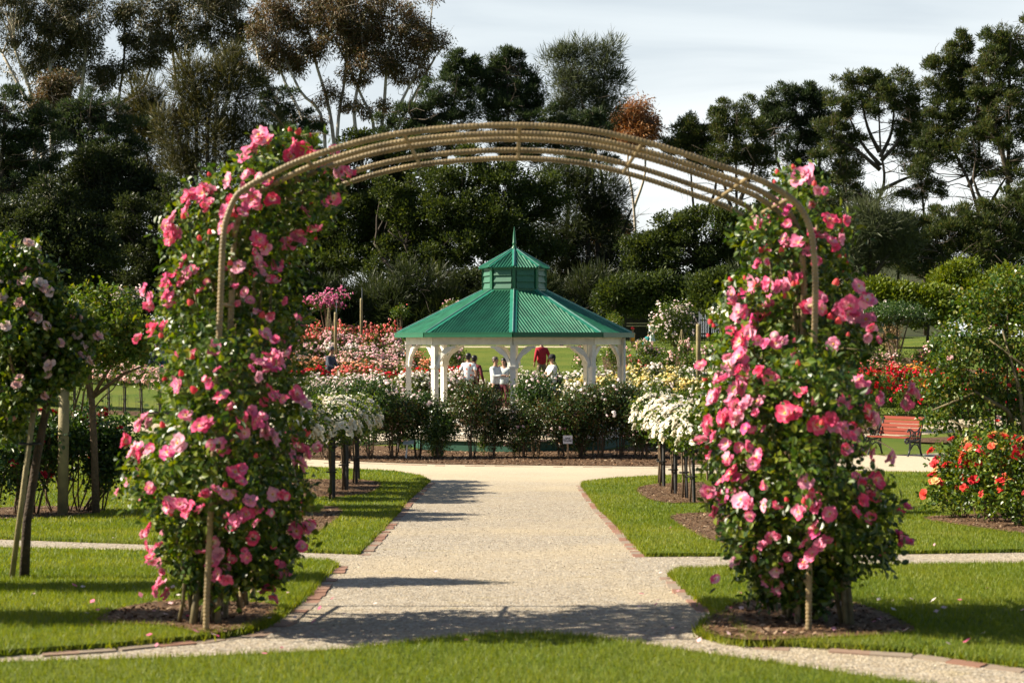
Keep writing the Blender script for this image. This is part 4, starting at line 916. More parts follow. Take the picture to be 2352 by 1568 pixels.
for i, (px, py) in enumerate(((322,956),(283,950),(247,946),(200,940),(168,938),(125,936),(90,934),(60,932),(365,962),(400,966))):
    x, y = G(px, py); put_std(0, x, y, 'shell pink standard rose with wire guard, number %s from the left in its row' % ('eight seven six five four three two one nine ten'.split()[i]), 0, 1.03, protos=pg)['category'] = 'standard rose'
REDB = [bloom_mesh('small_red_bloom', 35, [M['orng'], M['stamen']], .8, ((6, 1.0), (5, .7)), .045, 3)]
M['scar'] = petalmat('scarlet_petal', (.6,.02,.02), [(.70,.01,.02), (.75,.03,.03)])
sc = double('scarlet_bloom', M['scar'], 36, .042)
rg = [make_standard(330, '', 'scarlet standard roses across the lawn behind the right bench', [sc], 34, False, wd=.5, leafn=2200, stemh=1.0)]
for i, (px, py, nm) in enumerate(((2015,990,'left behind the right bench'),(2170,985,'behind the right end of the right bench'),(2272,985,'right of the bench beyond the far path'),(2330,982,'at the right edge beyond the far path'),(1975,992,'just right of the arch leg'))):
    x, y = G(px, py); put_std(0, x, y, 'scarlet standard rose on a forked stake, '+nm, i, 1.05, protos=rg)
# ------------------------------------------------------------ near rose bushes
def big_bush(name, loc, label, group, blobs, nleaf, L_, Wd, mat, blooms, seed, canes, cr=.014, cat='rose bush', b0z=0):
    root = empty(name, loc, label, cat, group); link('foliage', foliage_mesh('foliage', mat, blobs, nleaf, L_, Wd, seed, 'leaf' if L_ < .07 and nleaf < 9000 else True), root)
    rs = np.random.RandomState(seed); mb = MB()
    for i in range(canes):
        c, r = blobs[rs.randint(len(blobs))]; a = rs.uniform(0, 6.28); b0 = np.array([.10*math.cos(a)+c[0]*.25, .10*math.sin(a)+c[1]*.25, -.03+b0z]) if not b0z else np.array([c[0]*.4, c[1]*.4, b0z]); t1 = np.array(c)+np.array(r)*rs.uniform(-.5, .6, 3)
        md = b0*.5+t1*.5; md[2] = t1[2]*.45+b0z*.5; mb.tube([b0, (b0+md)/2+rs.normal(0, .02, 3), md, (md+t1)/2+rs.normal(0, .02, 3), t1], cr*rs.uniform(.6, 1.3)*np.array([1, .9, .75, .55, .3]), 6)
    mb.build('canes', M['bark'], root, smooth=True)
    for (me_l, n, s0, s1, top) in blooms:
        k = 0
        while k < n:
            c, r = blobs[rs.randint(len(blobs))]; d = rdir(1, rs)[0]
            if d[2] < top: continue
            p = np.array(c)+d*np.array(r)*rs.uniform(.98, 1.12); place(me_l[rs.randint(len(me_l))], 'blossom', root, Vector(p), Vector((d[0], d[1], abs(d[2])*.6+.4)), rs.uniform(s0, s1)); k += 1
    return root
DR = [double('dark_red_bloom', M['dred'], 41, .048), double('dark_red_bloom', M['dred'], 42, .042)]
for i, (px, py, nr_) in enumerate(((-40,1192,8),(55,1188,9),(150,1182,9),(205,1180,7))):
    x, y = G(px, py); z = zg(y)+.05
    bl = [((rs_.uniform(-.42,.42), rs_.uniform(-.3,.3), .50+.09*j), (.34, .32, .24)) for j in range(8)]+[((rs_.uniform(-.3,.3), 0, 1.1), (.2,.2,.2))]
    big_bush('rose_bush', (x, y, z), 'dark leafed bush with velvety red roses, %s of the four by the wooden post' % ('leftmost','second','third','rightmost')[i], 'dark red rose bushes by the wooden post', bl, 3600, .062, .044, M['rleaf2'], [(DR, nr_*2, .9, 1.4, -.2)], 400+i, 14, .013)
OR = [double('orange_red_bloom', M['orng'], 43, .050), double('orange_red_bloom', M['orng'], 44, .045)]; AP = [double('apricot_bloom', M['apri'], 45, .050)]
for i, (px, py) in enumerate(((2212,1196),(2280,1206),(2350,1214),(2430,1216),(2240,1180),(2330,1186))):
    x, y = G(px, py); z = zg(y)+.05
    bl = [((rs_.uniform(-.25,.25), rs_.uniform(-.2,.2), .28+.12*j), (.30, .28, .22)) for j in range(5)]
    big_bush('rose_bush', (x, y, z), 'bushy plant with orange red roses right of the bench lawn, '+('leftmost in front','second in front','third in front','rightmost in front','left one behind','right one behind')[i], 'orange red rose bushes at the right edge', bl, 2800, .055, .038, M['rleaf'], [(OR, 30, .95, 1.5, -.1), (AP, 6, 1.0, 1.4, .5)], 410+i, 10, .008)
# tree rose at the left edge, with its stake
x, y = G(55, 1338); z = zg(y)
s_ = y/F
def rel(px, py, dy=0): return ((px-CX)*s_-x, dy, CH-(py-CY)*s_-z)
bl = [(rel(px, py, dy), (a*s_, a*s_*.9, b*s_)) for px, py, a, b, dy in ((30,600,62,55,0),(-20,680,80,70,.1),(80,680,62,60,0),(40,760,80,60,-.1),(110,800,75,60,.1),(150,850,55,38,0),(20,850,70,50,.1),(60,900,60,42,-.1),(10,965,50,45,.1),(-40,900,60,60,0),(120,735,55,45,0),(175,760,45,40,.2))]
root = big_bush('tree_rose', (x, y, z), 'tall tree rose with shell pink blooms at the left edge, tied to a leaning stake', None, bl, 11000, .056, .038, M['rleaf'], [(BLUSHB, 74, .75, 1.15, -.3)], 430, 8, .012, 'rose tree', 1.45)
mb = MB(); mb.tube([(0,0,-.03), rel(62,1200), rel(85,1050), rel(108,930), rel(118,860), rel(90,760)], [.038,.033,.030,.028,.026,.015], 9); mb.tube([rel(112,900), rel(170,850), rel(200,800)], [.018,.012,.006], 6); mb.tube([rel(108,930), rel(60,840), rel(20,740)], [.02,.014,.007], 6); mb.build('trunk', plain('dark_rough_bark', (.055,.036,.022), rough=.9, noise=.5, scale=22, bump=.8), root, smooth=True)
mb = MB(); mb.tube([rel(32,1334,-.06), rel(88,905,-.06)], .021, 10); mb.build('stake', M['stake'], root, smooth=True)
mb = MB(); mb.tube([Vector(rel(72,1018,-.03))+Vector((.075*math.cos(a), .055*math.sin(a), 0)) for a in np.linspace(0, 6.2832, 14)], .009, 6); mb.build('tie', M['rubber'], root)
for dx_, dy_, lb_ in ((-1.5, -.7, 'first tall tree rose standing outside the left edge of the picture'), (-1.3, -2.4, 'second tall tree rose standing outside the left edge of the picture')):
    c = copy_tree(root); c.location.x += dx_; c.location.y += dy_; c.location.z = zg(c.location.y); c['label'] = lb_
# second, broader tree rose with yellowish shoots, held by a round post
x, y = G(152, 1188); z = zg(y); s_ = y/F
bl = [(rel(px, py, dy), (a*s_, a*s_, b*s_)) for px, py, a, b, dy in ((215,680,45,30,0),(180,730,60,45,.3),(250,725,60,45,-.2),(300,760,50,45,.2),(225,790,80,45,0),(305,810,45,24,0),(150,800,60,50,.2),(160,845,50,28,-.2),(250,812,50,24,.1),(115,860,45,40,0))]
root = big_bush('tree_rose', (x, y, z), 'broad tree rose with yellowish shoots spreading above the round wooden post', None, bl, 8800, .062, .044, M['rleafy'], [(CREAMB, 3, .9, 1.1, -.1)], 431, 6, .012, 'rose tree', 1.35)
mb = MB(); mb.tube([(.35,.1,-.03), (.33,.1,.8), (.30,.08,1.5), (.2,0,2.0)], [.05,.045,.04,.03], 9)
for q in ((290,800),(200,760),(330,840)): mb.tube([(.30,.08,1.5), Vector(rel(*q))*.6+Vector((.12,0,.65)), rel(*q)], [.03,.02,.01], 6)
mb.build('trunk', M['bark'], root, smooth=True)
p = empty('post', (x, y-.15, z), 'round treated pine post standing at the left among the dark red roses', 'post'); mb = MB(); mb.tube([(0,0,-.02), (0.01,0,1.0), (.02,0,1.75)], .066, 16); mb.build('shaft', M['stake'], p, smooth=True)
M['rleafs'] = leafmat('shrub_rose_leaf', [(.012,.035,.006), (.03,.075,.010), (.07,.13,.018), (.17,.20,.03), (.20,.09,.03)], trans=.35, rough=.33, spec=.5, clump=.3, cscale=2)
# big leafy shrub rose at the right
Yr = 22.0; x = (2330-CX)/F*Yr; y = Yr; z = zg(y); s_ = y/F
bl = [(rel(px, py, dy), (a*s_*.88, a*s_*.9, b*s_*.84)) for px, py, a, b, dy in ((2330,650,65,40,0),(2260,700,60,45,.2),(2370,730,60,60,-.2),(2220,770,60,50,0),(2300,800,80,60,.1),(2180,830,60,45,-.1),(2160,890,60,45,.1),(2230,900,70,50,0),(2330,900,80,60,.2),(2160,960,45,32,0),(2260,980,60,35,-.2),(2380,970,60,60,0),(2215,1015,30,26,0),(2300,1030,40,25,.1),(2420,850,70,90,.1))]
root = big_bush('shrub_rose', (x, y, z), 'very tall leafy shrub rose with few blooms at the right edge behind the bench lawn', None, bl, 12500, .070, .050, M['rleafs'], [(BLUSHB, 7, .8, 1.1, 0), (OR, 6, .6, .8, 0)], 432, 14, .02, 'rose')
mb = MB(); fk = [rel(2330, 1150), rel(2325, 1080), rel(2345, 1030)]
mb.tube([(0,0,-.03)]+[rel(2335,1160), rel(2330,1090)], [.06,.055,.05], 8)
for pts in ([(2330,1090),(2300,1040),(2250,1000),(2170,960)], [(2330,1090),(2360,1000),(2400,930),(2440,870)], [(2330,1090),(2340,1000),(2330,900),(2290,760)], [(2345,1010),(2300,940),(2230,900),(2130,940)], [(2330,940),(2390,880),(2352,850),(2260,780)]):
    mb.tube([rel(*q, dy=-.25*(i > 0)) for i, q in enumerate(pts)], [.045,.035,.026,.012], 7)
mb.build('trunk', M['cane'], root, smooth=True)
# ------------------------------------------------------------ distant climbers, mounds, tripods
def mound(name, px, py, rx, ry, Y, label, mat, bl, nb, n=5200, base_py=None, cat='rose', L_=.085, seed=500, posts=None):
    s_ = Y/F; X = (px-CX)*s_; z0 = zg(Y); zc_ = CH-(py-CY)*s_-z0; rs = np.random.RandomState(seed); root = empty(name, (X, Y, z0), label, cat)
    bls = []
    for i in range(9): a = rs.uniform(0, 6.28); q = rs.uniform(.2, .62); bls.append(((rx*s_*q*math.cos(a), rx*s_*q*math.sin(a), zc_+ry*s_*rs.uniform(-.5, .5)), (rx*s_*.5, rx*s_*.5, ry*s_*.5)))
    link('foliage', foliage_mesh('foliage', mat, bls, n, L_, L_*.65, seed), root)
    if nb: me = farblooms_mesh(bls, nb, seed+1, .06, -.2, 4); me.materials[0] = FP[bl]; b = link('blossoms', me, root); b['kind'] = 'stuff'
    mb = MB()
    for i in range(5):
        c = bls[i][0]; mb.tube([(rs.uniform(-.1,.1), rs.uniform(-.1,.1), 0), (c[0]*.4, c[1]*.4, zc_*.5), c], [.05,.035,.015], 6)
    mb.build('stems', M['bark'], root); return root
mound('climbing_rose', 1553, 745, 58, 58, 80, 'large mounded climbing rose with small blush blooms beside the pale dress', M['rleaf'], 'blush', 260, 9000, seed=510)
mound('weeping_rose', 757, 690, 56, 24, 74, 'weeping standard rose smothered in mauve pink blooms above the left beds', M['rleaf2'], 'magenta', 420, 2600, seed=511)
mound('standard_rose', 920, 716, 22, 16, 82, 'small lone standard rose against the dark trees left of the gazebo roof', M['rleaf'], 'coral', 10, 1300, seed=512)
mound('standard_rose', 1662, 728, 34, 22, 78, 'white standard rose just left of the right arch leg above the beds', M['rleaf'], 'white', 90, 2400, seed=513)
mound('round_bush', 1408, 745, 30, 32, 92, 'round olive green bush behind the right slope of the gazebo roof', M['rleafy'], 'white', 0, 4200, cat='bush', seed=514)
mound('rose_bush', 1042, 706, 30, 22, 90, 'leafy rose bush showing over the left slope of the gazebo roof', M['rleaf'], 'pink', 24, 2600, seed=515)
mound('round_bush', 1290, 706, 34, 26, 95, 'round green bush showing over the right slope of the gazebo roof near the cupola', M['rleafy'], 'white', 0, 3600, cat='bush', seed=516)
mound('rambling_rose', 305, 685, 50, 26, 66, 'rambling rose with small white blooms against the dark trees at left', M['rleaf2'], 'blush', 150, 3600, seed=517)
for i, (px, py, rx, ry) in enumerate(((1990,735,24,55),(2150,735,22,50))): pass
mound('arched_rose', 2060, 716, 100, 32, 62, 'dense green rambling rose trained over an archway right of the pink arch leg', M['rleaf2'], 'white', 40, 9000, seed=520)
mound('rose_bush', 1985, 790, 30, 45, 60, 'dark rose foliage hanging down the left side of the green archway', M['rleaf2'], 'white', 0, 3000, seed=521)
mound('rose_bush', 2160, 800, 36, 34, 52, 'rose bush with pink and cream blooms left of the tall leafy shrub rose', M['rleaf'], 'pink', 60, 3000, seed=522)
mound('dry_shrub', 2040, 775, 34, 34, 75, 'dry straw coloured shrub under the green archway', leafmat('straw', [(.28,.19,.08), (.40,.28,.13), (.2,.14,.07)], trans=.1), 'white', 0, 3600, cat='shrub', seed=523)
def tripod(px, py0, py1, Y, label):
    s_ = Y/F; x = (px-CX)*s_; z0 = zg(Y); zt_ = CH-(py0-CY)*s_-z0; o = empty('rose_tripod', (x, Y, z0), label, 'plant support')
    for k in range(3):
        a = k*2.094+.4; mb = MB(); mb.tube([(.38*math.cos(a), .38*math.sin(a), 0), (0.02*math.cos(a), .02*math.sin(a), zt_)], .018, 6); mb.build('leg', M['stake'], o)
tripod(755, 706, 800, 70, 'slim timber tripod under the mauve pink weeping rose'); tripod(1672, 757, 850, 66, 'slim timber tripod with red roses left of the right arch leg')
tripod(1566, 757, 860, 70, 'slim timber tripod in front of the flowering mound'); tripod(670, 762, 840, 62, 'slim timber tripod just right of the left arch leg')
def post(px, py0, Y, r, label, wire=0):
    s_ = Y/F; x = (px-CX)*s_; z0 = zg(Y); h = CH-(py0-CY)*s_-z0; o = empty('post', (x, Y, z0), label, 'post'); mb = MB(); mb.tube([(0,0,0), (0,0,h*.97), (0,0,h)], [r, r, r*.9], 12); mb.build('shaft', M['stake'], o, smooth=True)
    if wire: mb = MB(); mb.tube([(.03,0,h-.02), (.03,0,h+wire)], .014, 6); mb.build('sprinkler_pipe', plain('grey_pipe', (.2,.22,.25), rough=.5), o)
post(771, 717, 62, .065, 'round timber sprinkler post behind the man in the grey cap', .5); post(830, 685, 72, .065, 'taller timber sprinkler post right of the mauve pink weeping rose', .5); post(1604, 744, 50, .075, 'mossy timber post leaning among the beds right of the gazebo', .4)
# ------------------------------------------------------------ trees
def lm(name, cols, trans=.2, **k): return leafmat(name, cols, trans=trans, rough=.5, spec=.3, clump=.35, cscale=.35, **k)
M['euc'] = lm('gum_leaf', [(.038,.050,.018), (.075,.080,.028), (.125,.090,.036), (.165,.100,.048), (.24,.19,.085)], .25)
M['eucd'] = lm('dark_gum_leaf', [(.030,.044,.018), (.057,.067,.025), (.098,.078,.034), (.149,.138,.057)], .2)
M['pine'] = lm('pine_needle', [(.013,.026,.012), (.026,.047,.018), (.052,.075,.029), (.098,.111,.042)], .32)
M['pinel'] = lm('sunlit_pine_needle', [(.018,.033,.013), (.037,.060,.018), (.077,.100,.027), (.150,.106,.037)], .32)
M['oak'] = lm('she_oak_needle', [(.024,.031,.012), (.050,.055,.019), (.084,.079,.026), (.114,.094,.034)], .30)
M['oakg'] = lm('grey_green_needle', [(.042,.060,.030), (.072,.090,.042), (.108,.120,.060)], .30)
M['tea'] = lm('tea_tree_leaf', [(.013,.020,.010), (.025,.035,.013), (.042,.059,.017), (.084,.087,.028)], .30)
M['teag'] = lm('green_crown_leaf', [(.013,.022,.009), (.030,.048,.013), (.062,.088,.018), (.125,.144,.027)], .30)
M['lime'] = lm('lime_green_leaf', [(.036,.060,.010), (.096,.144,.014), (.168,.204,.024), (.240,.240,.036)], .3)
M['rust'] = lm('rust_leaf', [(.09,.08,.03), (.27,.13,.045), (.36,.17,.06), (.20,.17,.08)], .3)
M['bk_pale'] = plain('pale_gum_bark', (.52,.45,.37), rough=.8, noise=.35, scale=.8)
M['bk_dark'] = plain('dark_bark', (.055,.042,.032), rough=.9, noise=.3, scale=1)
M['bk_pine'] = plain('pine_bark', (.085,.065,.048), rough=.9, noise=.3, scale=1)
STY = {'gum': dict(L=.32, W=.10, br=.92, up=-.8, sub=9), 'pine': dict(L=.34, W=.065, br=.56, up=.7, sub=10), 'wisp': dict(L=.80, W=.055, br=1.1, up=.55, sub=22), 'mass': dict(L=.22, W=.12, br=.85, up=.45, sub=12)}
def tree(label, Y, base, clumps, trunks, mat, bark, style='mass', n=9000, seed=1, r0=.32, cat='tree', group=None, name='tree', deep=.75, tw=1.0, sparse=1.0, brn=1.0):
    rs = np.random.RandomState(seed); ex = []
    for px, py, rx, ry in clumps:      # ragged outline: small outlying tufts
        for _ in range({'pine': 3, 'gum': 1, 'wisp': 3, 'mass': 2}[style]):
            a = rs.uniform(0, 6.28); q = rs.uniform(.9, 1.35); ex.append((px+rx*q*math.cos(a), py+ry*q*math.sin(a), rx*rs.uniform(.16, .36), ry*rs.uniform(.16, .36)))
    clumps = [(px, py, rx*.93, ry*.93) for px, py, rx, ry in clumps]+ex
    s_ = Y/F; S = STY[style]; bx = (base-CX)*s_; z0 = zg(Y); o0 = np.array([bx, Y, z0]); root = empty(name, (bx, Y, z0), label, cat, group)
    ar = np.array([c[2]*c[3] for c in clumps], float); ar /= ar.sum(); C = []; Bc = []
    nodes = []
    for tr in trunks:
        pts = [np.array(W(px, py, Y))+np.array([0, (rs.uniform(-.8, .8) if i > 0 else 0), 0]) for i, (px, py) in enumerate(tr)]
        nodes.append(pts)
    if not nodes: nodes = [[np.array([bx, Y, z0]), np.array(W(np.mean([c[0] for c in clumps]), np.mean([c[1] for c in clumps]), Y))]]
    mb = MB(); allp = []
    for pts in nodes:
        P = catmull([Vector(p-o0) for p in pts], 4) if len(pts) > 2 else [Vector(pts[0]-o0)*(1-t)+Vector(pts[1]-o0)*t for t in np.linspace(0, 1, 6)]
        rr_ = np.linspace(r0*tw*.8, r0*(.36 if style == 'gum' else .2), len(P)); mb.tube(P, rr_, 7)
        for p, r_ in zip(P, rr_): allp.append((np.array(p)+o0, r_))
    AP_ = np.array([p for p, r in allp])
    for ci, (px, py, rx, ry) in enumerate(clumps):
        c = np.array(W(px, py, Y)); c[1] += rs.uniform(-1, 1)*rx*s_*.35; Rr = np.array([rx*s_, rx*s_*deep, ry*s_]); nb = max(3, int(round(ar[ci]*n/S['sub']/7)))
        d = rdir(nb, rs); q = rs.uniform(.15, 1, nb)**.45; B = c+d*Rr*q[:, None]
        for b, dd in zip(B, d):
            br = S['br']*rs.uniform(.6, 1.25); Bc.append((b, br, dd))
            if rs.uniform() < .4*brn:
                lowm = AP_[:, 2] < b[2]-.3; cand = AP_[lowm] if lowm.any() else AP_; j = np.argmin(np.linalg.norm((cand-b)*np.array([1, 1, .55]), axis=1)); a = cand[j]
                m1 = a*.5+b*.5+rs.normal(0, .35, 3); m1[2] -= .12*np.linalg.norm(b-a)*(1 if style != 'gum' else -.2)
                r1 = min(.085, .02+.009*np.linalg.norm(b-a))*r0/.32; mb.tube([a-o0, (a+m1)/2-o0+rs.normal(0, .1, 3), m1-o0, (m1+b)/2-o0, b-o0], [r1*1.3, r1, r1*.8, r1*.55, r1*.25], 4, cap=False)
    if style == 'pine':      # dead side branches under the crown
        lo = min(c[1]+c[3] for c in clumps); zt0 = CH-(np.median([c[1] for c in clumps])-CY)*s_
        js = [j for j in range(len(AP_)) if z0+2.5 < AP_[j, 2] < zt0+2]
        for _ in range(34 if js else 0):
            a = AP_[js[rs.randint(len(js))]]; an = rs.uniform(0, 6.28); L1 = rs.uniform(1.5, 4.5); d1 = np.array([math.cos(an), math.sin(an), rs.uniform(-.15, .45)])
            m1 = a+d1*L1*.5+rs.normal(0, .15, 3); e = a+d1*L1+np.array([0, 0, rs.uniform(-.5, .5)]); mb.tube([a-o0, m1-o0, e-o0], [.045, .03, .012], 4, cap=False)
            for _ in range(3): f = m1+(e-m1)*rs.uniform(0, 1); mb.tube([f-o0, f-o0+rs.normal(0, .6, 3)], [.018, .008], 3, cap=False)
    if style in ('wisp', 'gum', 'pine'):     # fine twigs
        for b, br, dd in Bc[::2]:
            for _ in range(2):
                e = b+rs.normal(0, .8, 3)*br; mb.tube([b-o0, (b+e)/2-o0+rs.normal(0, .1, 3), e-o0], [.03, .02, .01], 3, cap=False)
    mb.build('trunk', bark, root, smooth=True)
    nbb = len(Bc); k = max(4, int(n*sparse*{'gum':2.0,'pine':2.0,'wisp':1.15,'mass':2.1}[style]/nbb)); bc = np.repeat(np.array([b for b, r, d in Bc]), k, 0); br = np.repeat(np.array([r for b, r, d in Bc]), k)[:, None]; bd = np.repeat(np.array([d for b, r, d in Bc]), k, 0); N_ = len(bc)
    d = rdir(N_, rs); u = rs.uniform(0, 1, (N_, 1))**.5; flat = np.array([1, 1, .62]) if style in ('pine', 'mass') else np.array([1, 1, .9])
    P = bc+d*u*br*flat-o0; D = unit(d*.8+bd*.3+rs.normal(0, .45, (N_, 3))+np.array([0, 0, S['up']])); Nn = unit(d*.6+rdir(N_, rs)*.9+np.array([0, 0, .5]))
    mb = MB(); leaves(mb, P, D, Nn, S['L']*rs.uniform(.6, 1.3, N_), S['W']*rs.uniform(.7, 1.3, N_), False); mb.build('crown', mat, root)
    return root
G1, G2, G3 = 'gum trees at the back', 'dark pines at the back', 'dark bushy trees at the back'
# --- tall gums, far back
tree('tall gum at the far left with rusty olive crown and bare forked trunks', 150, 110, [(20,40,80,75),(110,20,90,85),(200,50,60,80),(60,130,80,50),(180,140,60,55),(130,90,90,60)], [[(60,760),(75,400),(70,230),(40,120)],[(110,760),(125,330),(120,180),(110,60)],[(110,500),(95,300),(40,190),(0,120)],[(185,760),(182,300),(190,170),(205,60)],[(120,330),(150,230),(200,120)]], M['eucd'], M['bk_pale'], 'gum', 20000, 1, .34, group=None)
tree('slim gum with dark tufts standing alone between the two left gums', 150, 290, [(290,35,32,38),(262,160,26,30),(240,185,18,16),(300,150,20,28),(352,125,34,38),(315,88,30,25)], [[(262,760),(272,300),(283,150),(290,40)],[(268,420),(310,250),(300,180)],[(274,240),(330,200),(352,130)]], M['eucd'], M['bk_dark'], 'gum', 6500, 2, .22)
tree('gum with dark olive crown behind the brownish she oak', 152, 440, [(380,20,60,55),(460,40,80,70),(540,30,50,60),(350,75,35,30),(420,90,60,40),(530,100,50,50),(500,-20,90,40)], [[(420,760),(430,300),(400,180),(390,60)],[(440,760),(450,250),(420,150),(370,70)],[(470,760),(500,200),(480,100),(470,20)],[(500,300),(540,160),(545,60)]], M['eucd'], M['bk_pale'], 'gum', 15000, 3, .3)
tree('great spreading gum with rust red crown and many pale bare limbs', 148, 800, [(620,60,60,80),(700,20,90,60),(800,30,100,70),(900,60,100,85),(970,100,55,60),(640,130,50,45),(760,95,90,45),(850,150,80,50),(940,165,50,34),(850,245,50,26),(690,130,45,36),(765,215,30,20),(720,275,36,20)], [[(740,760),(745,310),(690,210),(640,100)],[(770,760),(775,330),(790,180),(800,60)],[(855,760),(860,330),(830,220),(760,70)],[(860,500),(880,330),(930,220),(985,110)],[(865,450),(905,310),(960,200),(1000,130)],[(740,400),(700,280),(655,190),(620,90)],[(775,400),(755,250),(720,130),(700,30)],[(860,420),(880,260),(890,150),(900,50)],[(840,420),(815,270),(830,160),(850,40)],[(700,420),(660,300),(610,180),(590,110)]], M['euc'], M['bk_pale'], 'gum', 34000, 4, .26, brn=1.3)
tree('small gum with yellowish tuft and white trunk above the left pines', 128, 118, [(128,205,38,32),(112,235,30,28),(140,180,25,18)], [[(118,700),(119,320),(122,250),(130,200)]], M['euc'], M['bk_pale'], 'gum', 3600, 5, .22)
# --- she oaks
tree('broad brownish she oak with fine wispy crown left of the arch', 122, 480, [(480,150,45,36),(530,175,40,40),(440,190,40,40),(420,250,50,50),(500,240,70,50),(560,230,36,50),(470,320,80,60),(550,330,50,60),(400,320,40,50),(590,300,30,50),(500,390,80,40)], [[(480,770),(485,500),(480,330),(490,180)],[(478,520),(430,380),(400,260)],[(484,470),(530,360),(545,230)]], M['oak'], M['bk_dark'], 'wisp', 19000, 6, .3)
tree('thin she oak with sky showing through left of the brownish one', 126, 360, [(320,220,32,40),(360,270,45,60),(330,330,40,50),(400,380,50,60),(360,430,40,50),(300,280,28,35)], [[(430,770),(410,560),(350,420),(320,230)],[(415,600),(420,430),(380,280)],[(400,520),(340,470),(300,330)]], M['oak'], M['bk_dark'], 'wisp', 9500, 7, .26)
tree('grey green she oak rising highest behind the middle of the arch', 135, 1350, [(1300,150,34,40),(1320,200,48,45),(1385,165,36,48),(1360,230,50,45),(1290,220,22,34),(1340,280,50,35),(1400,215,22,40),(1330,130,25,22),(1395,125,16,18)], [[(1352,770),(1350,500),(1348,330),(1330,200),(1310,130)],[(1352,420),(1380,280),(1388,150)],[(1372,770),(1370,480),(1362,360),(1400,300)]], M['oakg'], M['bk_dark'], 'wisp', 13000, 8, .24)
# --- pines
tree('black pine filling the left edge of the picture', 112, -10, [(20,260,60,70),(-10,340,80,80),(60,360,70,80),(20,450,90,90),(90,300,40,50),(-60,300,60,100)], [[(0,770),(5,500),(15,260)]], M['pine'], M['bk_pine'], 'pine', 17000, 9, .4)
tree('dark pine with open layers above the black bushes at left', 116, 215, [(200,250,50,36),(260,280,50,45),(180,300,50,40),(240,340,60,50),(150,280,30,30),(290,330,35,40),(215,390,60,40)], [[(230,770),(232,500),(215,300),(205,240)]], M['pine'], M['bk_pine'], 'pine', 12000, 10, .32)
tree('dark pine with pointed crown behind the left of the arch top', 138, 650, [(640,230,30,40),(620,290,45,50),(670,310,50,45),(650,370,60,60),(700,290,25,30),(600,220,14,24)], [[(650,770),(650,500),(640,240)]], M['pine'], M['bk_pine'], 'pine', 9500, 11, .3)
tree('dark pine with stepped left shoulder behind the arch top', 132, 985, [(1060,165,38,40),(1020,210,40,45),(980,235,36,42),(1080,230,50,60),(940,275,42,40),(1030,290,60,50),(900,310,45,38),(1000,330,70,40),(1042,138,12,18),(1082,150,12,20)], [[(1010,770),(1012,500),(1030,320),(1055,160)],[(1010,420),(960,300),(940,260)]], M['pine'], M['bk_pine'], 'pine', 21000, 12, .34, deep=.9)
tree('dark pine with five pointed tips right of the stepped one', 133, 1170, [(1160,180,36,48),(1200,200,34,40),(1135,220,34,50),(1215,240,26,40),(1170,270,60,50),(1180,330,60,40),(1158,132,10,20),(1132,150,9,18),(1190,145,9,18),(1222,178,9,20),(1105,180,8,18)], [[(1175,770),(1172,500),(1165,170)],[(1172,400),(1205,280),(1210,200)]], M['pine'], M['bk_pine'], 'pine', 20000, 13, .34, deep=.9)
tree('low dark pine filling the gap below the grey green she oak', 131, 1300, [(1270,270,40,30),(1320,290,50,35),(1380,300,40,35),(1260,320,50,40),(1350,345,60,35)], [[(1300,770),(1305,420),(1300,280)],[(1380,770),(1385,450),(1360,320)]], M['pine'], M['bk_pine'], 'pine', 10500, 14, .3)
tree('rust orange gum crown right of the grey green she oak', 142, 1450, [(1455,262,36,26),(1430,285,36,28),(1480,290,34,28),(1450,318,50,24)], [[(1470,770),(1455,480),(1440,380),(1450,290)],[(1455,480),(1480,400),(1480,300)]], M['rust'], M['bk_pale'], 'gum', 6500, 15, .18)
tree('small rusty tree low between the dark trunks under the arch', 146, 1405, [(1400,505,34,26),(1425,530,30,28),(1390,545,40,26)], [[(1405,770),(1405,600),(1402,520)]], M['rust'], M['bk_pale'], 'gum', 3400, 16, .15, group=None)
tree('dark rounded pine at the left end of the right hand group', 134, 1590, [(1580,300,38,28),(1620,310,34,30),(1570,340,40,30),(1610,360,46,32)], [[(1600,770),(1600,560),(1590,420),(1585,310)],[(1600,520),(1640,440),(1640,330)]], M['pinel'], M['bk_pine'], 'pine', 8000, 17, .22)
tree('rounded green pine, second from the left of the right hand pines', 133, 1690, [(1690,262,44,28),(1660,300,40,34),(1720,300,40,34),(1690,345,55,36),(1740,360,36,34),(1660,370,40,24)], [[(1695,770),(1695,520),(1690,380),(1690,270)],[(1695,520),(1660,420),(1655,310)],[(1700,460),(1730,380),(1735,310)]], M['pinel'], M['bk_pine'], 'pine', 12500, 18, .24)
tree('tall dark pine, third from the left of the right hand pines', 136, 1830, [(1800,215,34,28),(1850,215,36,28),(1885,235,28,34),(1820,265,60,35),(1780,290,36,40),(1870,300,46,40),(1820,340,60,40),(1850,400,50,36),(1760,250,18,26)], [[(1840,770),(1838,560),(1835,400),(1825,225)],[(1838,480),(1880,380),(1885,250)],[(1838,480),(1790,380),(1780,280)]], M['pine'], M['bk_pine'], 'pine', 18000, 19, .26)
